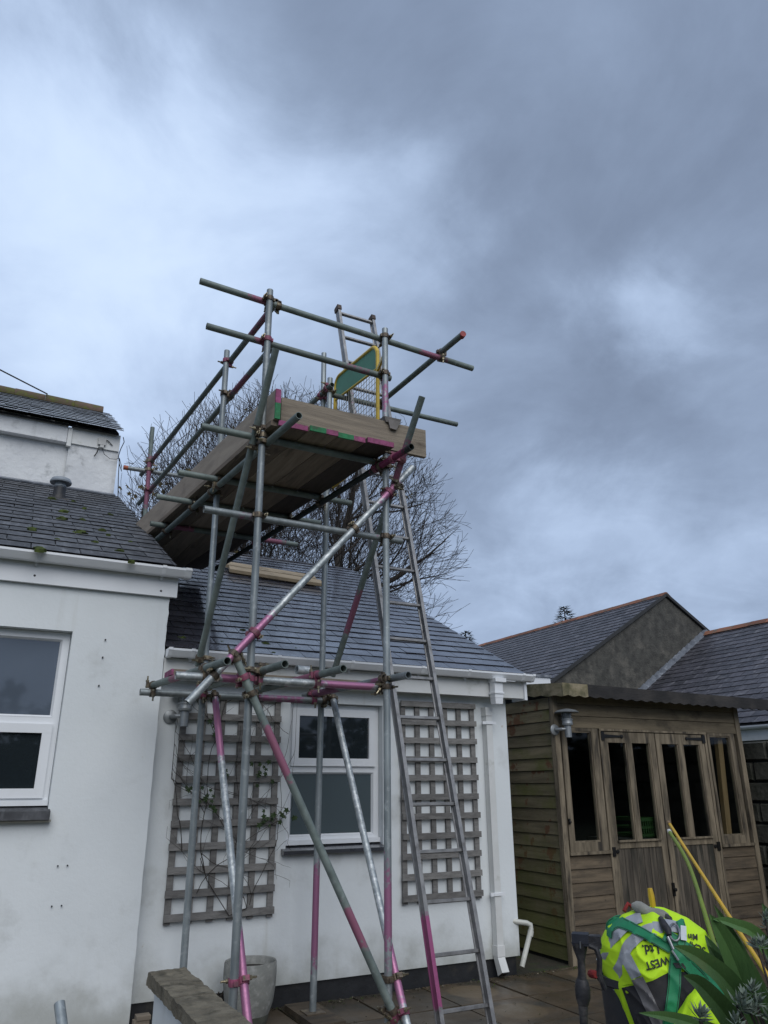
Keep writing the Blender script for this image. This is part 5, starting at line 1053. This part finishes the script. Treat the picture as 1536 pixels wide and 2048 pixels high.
def hw_(z):      # half width of the heap by height
    prof = ((.30, .30), (.45, .29), (.60, .275), (.72, .262), (.82, .25), (.89, .215), (.94, .145), (.965, .07), (.972, 0))
    for (z0, w0), (z1, w1) in zip(prof, prof[1:]):
        if z <= z1: return w0 + (w1 - w0) * (max(z, z0) - z0) / (z1 - z0)
    return 0
def wr(x, z):
    a = noise.noise(Vector((x * 7 + z * 3, z * 4 - x * 2, 3))); q = 1 - abs(noise.noise(Vector((x * 13 + z * 7, z * 9 - x * 4, 8)))) * 2
    return .030 * a + .016 * noise.noise(Vector((x * 3.5, z * 3.0, 11))) + .010 * q * q + .002 * noise.noise(Vector((x * 40, z * 30, 1)))
def cxz(z): return -.055 + .38 * max(0, .75 - z)
def surf(x, z, off=0.0):
    w_ = max(hw_(z), .02); s = (x - cxz(z)) / w_; s = max(-.999, min(.999, s))
    return W(x, z, .262 * sqrt(1 - s * s) * (w_ / .29) ** .8 + wr(x, z) + off)
jk = thing('hi_vis_jacket', 'fluorescent yellow work jacket with grey reflective tape draped over the tub', 'jacket', W(0, .6, 0))
b = MB(); NA, NZ = 280, 150; vs = []
for k in range(NZ + 1):
    z = .33 + (.971 - .33) * (k / NZ); w_ = hw_(z)
    for i in range(NA):
        a = 2 * pi * i / NA; s = cos(a); x = cxz(z) + w_ * s; s *= 1 + .07 * noise.noise(Vector((z * 8, 3.0 if s > 0 else 9.0, 1))); x = cxz(z) + w_ * s; dd = .262 * sin(a) * (w_ / .29) ** .8 if sin(a) >= 0 else .25 * sin(a) * (w_ / .29) ** .8
        vs.append(W(x, z + .006 * sin(5 * a), dd + wr(x, z) * max(0, sin(a))))
# lower hem rises at the side nearest the white wall so the tub shows
def keep(k, i):
    z = .33 + .641 * (k / NZ); a = 2 * pi * i / NA; x = cos(a)
    hem = .33 if sin(a) > -.6 else .5
    return z >= hem
b.add(vs, [(k * NA + i, k * NA + (i + 1) % NA, (k + 1) * NA + (i + 1) % NA, (k + 1) * NA + i) for k in range(NZ) for i in range(NA) if keep(k, i)], 0, True)
part('shell', b, 'hivis', jk)
def ribbon(path, w, off, mat, name, parent, thick=.0025, n=44):
    """band of cloth following the draped surface through the points (x, z)"""
    pts = [Vector((p[0], p[1])) for p in path]; L = [0]
    for a, c in zip(pts, pts[1:]): L.append(L[-1] + (c - a).length)
    def at(t):
        s = t * L[-1]
        for i in range(len(pts) - 1):
            if s <= L[i + 1] + 1e-9: q = (s - L[i]) / max(1e-6, L[i + 1] - L[i]); return pts[i].lerp(pts[i + 1], q)
        return pts[-1]
    m = 8; vs = []; lo = []; off += .003
    for i in range(n + 1):
        t = i / n; c = (at(max(0, t - .03)) + at(t) + at(min(1, t + .03))) / 3; d = (at(min(1, t + .04)) - at(max(0, t - .04))).normalized(); s = Vector((-d.y, d.x))
        for k in range(m + 1):
            q = c + s * (w * (k / m - .5)); vs.append(surf(q.x, q.y, off)); lo.append(surf(q.x, q.y, off - thick))
    bb = MB(); F = [(i * (m + 1) + k, (i + 1) * (m + 1) + k, (i + 1) * (m + 1) + k + 1, i * (m + 1) + k + 1) for i in range(n) for k in range(m)]
    bb.add(vs, F, 0, True); o = bb.add(lo, []); N_ = len(vs)
    edge = [i * (m + 1) for i in range(n + 1)] + [n * (m + 1) + k for k in range(1, m + 1)] + [i * (m + 1) + m for i in range(n - 1, -1, -1)] + [k for k in range(m - 1, 0, -1)]
    for a, c in zip(edge, edge[1:] + edge[:1]): bb.f.append((a, c, N_ + c, N_ + a)); bb.mi.append(0); bb.sm.append(False)
    return part(name, bb, mat, parent)
def patch(poly, off, mat, name, parent, nx=60, nz=60):
    off += .003
    bb = MB(); xs = [p[0] for p in poly]; zs = [p[1] for p in poly]
    # a quad patch: corners a b c d (bottom-left, bottom-right, top-right, top-left)
    a, c, d, e = [Vector(p) for p in poly]; vs = []
    for i in range(nx + 1):
        for k in range(nz + 1):
            u, v = i / nx, k / nz; q = (a.lerp(c, u)).lerp(e.lerp(d, u), v); vs.append(surf(q.x, q.y, off))
    bb.add(vs, [(i * (nz + 1) + k, (i + 1) * (nz + 1) + k, (i + 1) * (nz + 1) + k + 1, i * (nz + 1) + k + 1) for i in range(nx) for k in range(nz)], 0, True)
    return part(name, bb, mat, parent)
ribbon([(-.105, .956), (-.139, .945), (-.198, .902), (-.262, .841), (-.300, .78), (-.315, .74)], .038, .004, 'tape', 'reflective_tape', jk)
ribbon([(-.02, .925), (-.086, .912), (-.125, .889), (-.181, .841), (-.208, .774), (-.268, .686), (-.285, .632), (-.275, .58)], .040, .0045, 'tape', 'reflective_tape', jk)
ribbon([(.185, .845), (.205, .80), (.222, .74), (.23, .69)], .030, .0050, 'tape', 'reflective_tape', jk)
ribbon([(-.060, .925), (-.02, .932), (.021, .926), (.07, .915)], .036, .0050, 'tape', 'reflective_tape', jk)
ribbon([(-.200, .815), (-.187, .801), (-.170, .770), (-.150, .735)], .052, .007, 'tape', 'reflective_tape', jk)
patch([(-.175, .530), (-.043, .560), (-.017, .764), (-.221, .679)], .0035, 'navy', 'navy_panel', jk)
patch([(-.043, .560), (.19, .560), (.12, .770), (-.017, .764)], .0030, 'navy', 'navy_panel', jk)
ribbon([(-.150, .735), (-.119, .672), (-.084, .591), (-.060, .53)], .056, .0075, 'tape_dirty', 'reflective_tape', jk)
patch([(-.215, .690), (-.150, .715), (-.176, .790), (-.208, .770)], .0062, 'hivis', 'yellow_flap', jk, 14, 14)
# folded sleeve bulging at the front
b = MB(); vs = []; n1, n2 = 26, 18
for i in range(n1 + 1):
    u = i / n1
    for k in range(n2 + 1):
        a = pi * k / n2; ctr = Vector((-.02 + .28 * u, .50 + .135 * sin(pi * min(1, u * 1.15)) - .05 * u)); r = .075 * (1 - .35 * abs(u - .45)) + .008 * noise.noise(Vector((u * 9, k * .3, 0)))
        vs.append(surf(ctr.x, ctr.y, .02) + TOW * (sin(a) * .07 + .006 * sin(u * 30 + k)) + Vector((0, 0, cos(a) * r * 1.1 + .02)) )
b.add(vs, [(i * (n2 + 1) + k, (i + 1) * (n2 + 1) + k, (i + 1) * (n2 + 1) + k + 1, i * (n2 + 1) + k + 1) for i in range(n1) for k in range(n2)], 0, True); part('sleeve', b, 'hivis', jk)
def print_text(txt, x0, z0, size, rot, name='lettering', bold=True):
    cu = bpy.data.curves.new('lettering', 'FONT'); cu.body = txt; cu.size = size; cu.offset = size * .025 if bold else 0; cu.resolution_u = 3
    o = bpy.data.objects.new('lettering_src', cu); COL.objects.link(o); dg = bpy.context.evaluated_depsgraph_get(); me = bpy.data.meshes.new_from_object(o.evaluated_get(dg))
    COL.objects.unlink(o); bpy.data.objects.remove(o); b = MB(); vs = []
    for v_ in me.vertices:
        x, y = v_.co.x, v_.co.y; xr, yr = x * cos(rot) - y * sin(rot), x * sin(rot) + y * cos(rot); vs.append(surf(x0 - xr, z0 - yr, .0072))
    b.add(vs, [tuple(p.vertices)[::1] for p in me.polygons]); bpy.data.meshes.remove(me); part(name, b, 'print', jk)
print_text('Ltd.', -.046, .862, .046, .10)
print_text('WEST', -.012, .822, .040, .26)
print_text('(0152', -.055, .905, .026, .32)
print_text('Min', .122, .893, .028, -.10)
print_text('SCAF', .148, .842, .034, -.45)

# harness
hr = thing('safety_harness', 'green webbing safety harness with steel carabiner laid over the fluorescent jacket', 'safety harness', W(0, .9, .2))
def strap(path, w, off):
    o = ribbon(path, w, off, 'webbing', 'strap', hr, .004)
    for s in (-1, 1):
        pp = [Vector(p) for p in path]; q = []
        for i, p in enumerate(pp):
            d = (pp[min(i + 1, len(pp) - 1)] - pp[max(i - 1, 0)]).normalized(); nrm = Vector((-d.y, d.x)); q.append(p + nrm * s * w * .41)
        ribbon(q, .0028, off + .0009, 'stitch', 'stitching', o, .0005, 18)
strap([(-.262, .86), (-.253, .902), (-.215, .925), (-.16, .918), (-.109, .902), (-.06, .882), (-.02, .862), (.005, .848)], .036, .012)
strap([(-.018, .905), (.005, .888), (.041, .868), (.093, .828), (.130, .785), (.165, .73), (.20, .68), (.215, .64)], .046, .016)
strap([(.030, .858), (.020, .82), (.009, .774), (.000, .72), (-.007, .693), (-.022, .64), (-.036, .591), (-.05, .54)], .050, .011)
strap([(.012, .850), (.045, .81), (.079, .774), (.110, .74), (.14, .706), (.185, .660), (.21, .62)], .044, .013)
strap([(.055, .945), (.06, .92), (.055, .89), (.045, .862)], .034, .020)
b = MB(); c = [surf(x, z_, .022) for x, z_ in ((.005, .80), (.045, .80), (.055, .782), (.015, .782))]; b.add(c + [p - TOW * .006 for p in c], [(0, 1, 2, 3), (0, 4, 5, 1), (1, 5, 6, 2), (2, 6, 7, 3), (3, 7, 4, 0)]); part('strap_keeper', b, 'tool_black', hr)
b = MB(); c = [surf(x, z_, .040) for x, z_ in ((.055, .93), (.078, .925), (.072, .880), (.048, .885))]; b.add(c + [p - TOW * .002 for p in c], [(0, 1, 2, 3), (0, 4, 5, 1), (1, 5, 6, 2), (2, 6, 7, 3), (3, 7, 4, 0)]); part('label_tag', b, 'tag_white', hr)
b = MB(); rg = [surf(.026 + .019 * cos(a) * 1.1, .908 + .028 * sin(a), .034) for a in [2 * pi * i / 28 for i in range(29)]]; b.tube(rg, .0045, 8); part('carabiner', b, 'steel', hr)
b = MB(); b.tube([surf(-.005, .895, .03), surf(.004, .872, .032), surf(.012, .850, .03)], .007, 8); b.tube([surf(.006, .846, .03), surf(.020, .825, .028), surf(.028, .812, .026)], .005, 8); part('buckle', b, 'steel', hr)
b = MB(); b.tube([surf(-.025, .952, .03), surf(-.012, .93, .04), surf(.0, .915, .04), surf(.003, .900, .036)], [.012, .017, .016, .010], 10); part('shock_absorber', b, 'tool_black', hr)
# grey casing on the very top
bx = thing('retractor', 'worn grey rounded casing with pink paint lying on top of the jacket', 'fall arrester', W(-.06, .96, .03)); b = MB()
pts = [W(-.145 + .016 * i, .985 - .0045 * i + .004 * sin(i), .05 + .004 * i) for i in range(11)]; b.tube(pts, [.012, .024, .028, .027, .026, .026, .027, .027, .026, .022, .012], 10); part('casing', b, 'grey_block', bx)
b = MB(); b.tube([W(-.006, .955, .09), W(.012, .945, .105), W(.016, .93, .11)], [.014, .014, .010], 10); part('mouth', b, 'tool_black', bx)
b = MB(); b.tube([W(-.185, .955, .0), W(-.165, .985, -.02), W(-.140, .965, -.02)], .009, 8); single('red_strap', b, 'rope_red', 'scrap of red strap poking out behind the worn grey casing', 'strap')
b = MB(); b.tube([W(-.10, .30, -.15), W(-.055, .97, -.10), W(-.058, 1.015, -.10), W(-.060, 1.045, -.10)], [.015, .014, .015, .011], 8); single('spirit_level', b, 'yellow_pole', 'short yellow tool handle standing up behind the worn grey casing', 'tool handle')
# impact wrench hanging on the tub
wq = thing('impact_wrench', 'black cordless impact wrench hanging off the side of the charcoal tub', 'power tool', (2.33, 2.75, .93))
def T_(x, z, d=0): return Vector((2.335, 2.75, 0)) + RGT * (x * .82) + TOW * d + Vector((0, 0, z))
b = MB(); b.obox(T_(-.012, .948), RGT, TOW, (0, 0, 1), .066, .06, .034); b.obox(T_(-.006, .928), RGT, TOW, (0, 0, 1), .075, .055, .012); part('battery', b, 'tool_blue', wq)
b = MB(); b.obox(T_(.055, .935, -.01), RGT, TOW, (0, 0, 1), .05, .05, .045); b.tube([T_(.04, .93), T_(.085, .94)], .016, 10); part('belt_hook', b, 'tool_black', wq)
b = MB(); b.tube([T_(-.018, .93), T_(-.018, .905), T_(-.017, .87, .003), T_(-.018, .825, .003), T_(-.020, .80, .002)], [.034, .028, .016, .0155, .019], 14); part('handle', b, 'tool_black', wq)
b = MB(); b.tube([T_(-.022, .808), T_(-.022, .79), T_(-.022, .765), T_(-.023, .735), T_(-.026, .71)], [.016, .026, .031, .030, .022], 14); b.tube([T_(-.026, .715), T_(-.028, .675)], [.020, .018], 14); b.tube([T_(-.028, .677), T_(-.029, .640), T_(-.029, .632)], [.0165, .0165, .012], 14); part('motor_housing', b, 'tool_black', wq)
b = MB(); b.tube([T_(.03, .925, .02), T_(.062, .915, .02), T_(.075, .88, .02), T_(.065, .82, .01), T_(.085, .77, 0)], .011, 8); part('carry_strap', b, 'tool_black', wq)
b = MB(); b.tube([T_(-.012, .915, .035), T_(-.011, .94, .035)], .003, 6); part('clip', b, 'steel', wq)
# long handles leaning out beyond the tub
def smooth(P_, n):
    P_ = [Vector(p) for p in P_]; out = []
    for k in range(n + 1):
        q = k / n * (len(P_) - 1); i = min(int(q), len(P_) - 2); f = q - i; p0, p1, p2, p3 = P_[max(i - 1, 0)], P_[i], P_[i + 1], P_[min(i + 2, len(P_) - 1)]
        out.append(.5 * ((2 * p1) + (p2 - p0) * f + (2 * p0 - 5 * p1 + 4 * p2 - p3) * f * f + (3 * p1 - p0 - 3 * p2 + p3) * f ** 3))
    return out
b = MB(); b.tube([(4.118, 3.9, 1.303), (3.18, 2.7, .943), (2.72, 2.12, .78)], [.0095, .0095, .009], 12); yp = thing('yellow_handle', 'long bright yellow tool handle slanting up in front of the summer house door', 'tool handle', (3.2, 2.7, .9)); part('shaft', b, 'yellow_pole', yp)
b = MB(); b.tube([(4.128, 3.913, 1.307), (4.10, 3.877, 1.296)], .0115, 12); part('tip', b, 'timber_new', yp)
b = MB(); b.tube(smooth([(3.797, 3.6, 1.271), (3.491, 3.2, 1.125), (2.927, 2.6, .885), (2.66, 2.3, .77)], 20), .0105, 12); gp = thing('green_handle', 'curved lime green tool handle slanting beside the long yellow one', 'tool handle', (3.0, 2.6, .9)); part('shaft', b, 'green_pole', gp)
b = MB(); b.tube([(3.808, 3.614, 1.276), (3.79, 3.59, 1.268)], .0125, 12); part('tip', b, 'pipe_cream', gp)
b = MB(); b.tube([(3.3, 1.9, -.02), (2.72, 2.12, .78)], .012, 8)

# ------------------------------------------------------------------ foreground plants
random.seed(81)
pl = thing('strap_leaf_plant', 'glossy dark green broad strap leaved plant beside the fluorescent jacket', 'plant', (2.12, 1.62, 0))
def blade(pts, w, mat='strap_leaf', parent=None, name='leaf', face=None, twist=0.0):
    """tapered blade folded along its midrib, smooth through the given points"""
    P_ = [Vector(p) for p in pts]; n = 18; q = []
    def cr(t):
        s = t * (len(P_) - 1); i = min(int(s), len(P_) - 2); f = s - i; p0, p1, p2, p3 = P_[max(i - 1, 0)], P_[i], P_[i + 1], P_[min(i + 2, len(P_) - 1)]
        return .5 * ((2 * p1) + (p2 - p0) * f + (2 * p0 - 5 * p1 + 4 * p2 - p3) * f * f + (3 * p1 - p0 - 3 * p2 + p3) * f ** 3)
    w *= .74
    b = MB(); vs = []; F = face or Vector((-.6, -.75, .35)); F = F.normalized()
    for i in range(n + 1):
        t = i / n; c = cr(t); d = (cr(min(1, t + .02)) - cr(max(0, t - .02))).normalized(); s = d.cross(F).normalized(); up = s.cross(d).normalized()
        s = (s * cos(twist * t) + up * sin(twist * t)); up = s.cross(d).normalized()
        ww = w * (.35 + .65 * min(1, t * 2.6)) * (1 - max(0, (t - .52) / .48) ** 1.9) * (1 + .05 * sin(t * 17)) + .0006
        for k, e in ((-1, .42), (-.5, .24), (0, 0), (.5, .24), (1, .42)): vs.append(c + s * (ww * k * .5) + up * (e * ww * .5))
    for i in range(n + 1):
        for k in range(5): vs.append(vs[i * 5 + k] - (F * .0012))
    m = (n + 1) * 5; fs = [(i * 5 + k, (i + 1) * 5 + k, (i + 1) * 5 + k + 1, i * 5 + k + 1) for i in range(n) for k in range(4)]; fs += [(m + a, m + d, m + c, m + b_) for a, b_, c, d in fs]
    fs += [(i * 5, m + i * 5, m + (i + 1) * 5, (i + 1) * 5) for i in range(n)] + [((i + 1) * 5 + 4, m + (i + 1) * 5 + 4, m + i * 5 + 4, i * 5 + 4) for i in range(n)]
    b.add(vs, fs, 0, True); return part(name, b, mat, parent)
BASE = Vector((2.13, 1.68, .62))
def lf(tip, mids, w, tw=0.0, face=None): blade([BASE + Vector((random.uniform(-.04, .04), random.uniform(-.04, .04), random.uniform(-.06, .02)))] + mids + [tip], w, parent=pl, twist=tw, face=face)
V_ = lambda *a: Vector(a)
lf(V_(1.975, 1.76, 1.185), [V_(2.085, 1.72, .84), V_(2.04, 1.75, 1.06)], .105)
lf(V_(1.975, 1.75, 1.172), [V_(2.20, 1.70, .92), V_(2.16, 1.745, 1.10), V_(2.07, 1.755, 1.150)], .055)
lf(V_(1.818, 1.76, 1.115), [V_(2.07, 1.72, .86), V_(2.00, 1.74, 1.00), V_(1.91, 1.755, 1.075)], .085)
lf(V_(1.820, 1.74, 1.046), [V_(2.05, 1.72, .80), V_(1.97, 1.735, .925), V_(1.89, 1.745, 1.01)], .085)
lf(V_(1.625, 1.72, .985), [V_(2.02, 1.68, .80), V_(1.90, 1.70, .90), V_(1.76, 1.715, .955)], .050)
lf(V_(2.044, 1.80, 1.200), [V_(2.15, 1.74, .90), V_(2.11, 1.79, 1.08)], .050)
lf(V_(2.158, 1.72, 1.205), [V_(2.17, 1.70, .85), V_(2.195, 1.71, 1.08)], .090)
lf(V_(2.02, 1.82, 1.09), [V_(2.09, 1.75, .85), V_(2.06, 1.79, .99)], .085)
lf(V_(2.30, 1.70, 1.12), [V_(2.20, 1.68, .85), V_(2.27, 1.69, 1.02)], .085)
lf(V_(2.10, 1.90, 1.10), [V_(2.12, 1.80, .85), V_(2.12, 1.86, 1.0)], .075)
lf(V_(1.92, 1.66, .90), [V_(2.05, 1.66, .78), V_(1.98, 1.66, .86)], .08)
lf(V_(2.22, 1.56, 1.02), [V_(2.18, 1.62, .84), V_(2.21, 1.58, .95)], .08)
lf(V_(2.36, 1.86, 1.02), [V_(2.24, 1.75, .85), V_(2.32, 1.82, .97)], .08)
lf(V_(2.02, 1.55, .93), [V_(2.08, 1.60, .80), V_(2.05, 1.57, .88)], .07)
lf(V_(2.20, 1.90, 1.12), [V_(2.16, 1.80, .9), V_(2.19, 1.86, 1.04)], .085)
b = MB(); b.tube([(2.12, 1.64, -.03), (2.10, 1.66, .3), BASE + Vector((0, 0, .03))], [.035, .03, .03], 10); part('stem', b, 'stem', pl)
# silver foliage
sv = thing('silver_shrub', 'small silvery grey leaved shrub at the foot of the broad strap leaves', 'shrub', (1.95, 1.5, 0))
b = MB(); sb = MB(); rs = random.Random(9)
def sprig(p, s, d):
    s *= .72
    sb.tube([Vector(SB), (Vector(SB) + p) / 2 + Vector((0, 0, .04)), p], [.006, .004, .003], 5, cap=False)
    for k in range(15):
        a = k * 2.4; h = k / 15; x = d.cross(Vector((0, 0, 1))).normalized(); y = d.cross(x); o = (x * cos(a) + y * sin(a)); t = (o * (1 - h * .5) + d * (.35 + h)).normalized(); L_ = s * rs.uniform(.7, 1.1) * (1 - .25 * h); c = p + d * (s * .5 * h); sd = t.cross(d).normalized() * L_ * .17
        q = [c, c + t * L_ * .45 + sd, c + t * L_, c + t * L_ * .45 - sd]; mdl = c + t * L_ * .5 - d * L_ * .06; b.add(q + [mdl], [(0, 1, 4), (1, 2, 4), (2, 3, 4), (3, 0, 4)])
SB = (1.93, 1.45, .50)
for p, s in (((1.856, 1.6, 1.005), .055), ((1.90, 1.6, .995), .05), ((1.95, 1.6, 1.005), .055), ((1.874, 1.58, .97), .05), ((1.70, 1.6, .99), .055), ((1.985, 1.62, 1.135), .05), ((1.99, 1.6, 1.075), .055),
             ((1.80, 1.58, .97), .05), ((1.93, 1.56, .96), .05), ((2.05, 1.6, 1.04), .05), ((2.08, 1.6, 1.12), .05), ((2.03, 1.55, .98), .05), ((1.98, 1.57, 1.02), .05), ((2.02, 1.62, 1.18), .04), ((1.84, 1.55, .94), .05)):
    for e in range(2): sprig(Vector(p) + Vector((rs.uniform(-.02, .02), rs.uniform(-.02, .02), rs.uniform(-.02, .015))), s, Vector((rs.uniform(-.5, .4), rs.uniform(-.7, .1), 1)).normalized())
part('leaves', b, 'silver_leaf', sv); sb.tube([(1.95, 1.45, -.03), SB], [.02, .012], 6); part('stem', sb, 'stem', sv)
bed = MB(); bed.box(1.5, 3.2, .9, 2.0, -.05, .08); structure('flower_bed', bed, 'soil')

GROUPS = {'trellis': 'grey trellis panels on the white wall', 'wall_lamp': 'zinc outdoor wall lanterns', 'conifer': 'dark conifer tops behind the far roofs'}
for o in list(COL.objects):
    if o.parent is None:
        k = o.name.split('.')[0]
        if k in GROUPS: o['group'] = GROUPS[k]
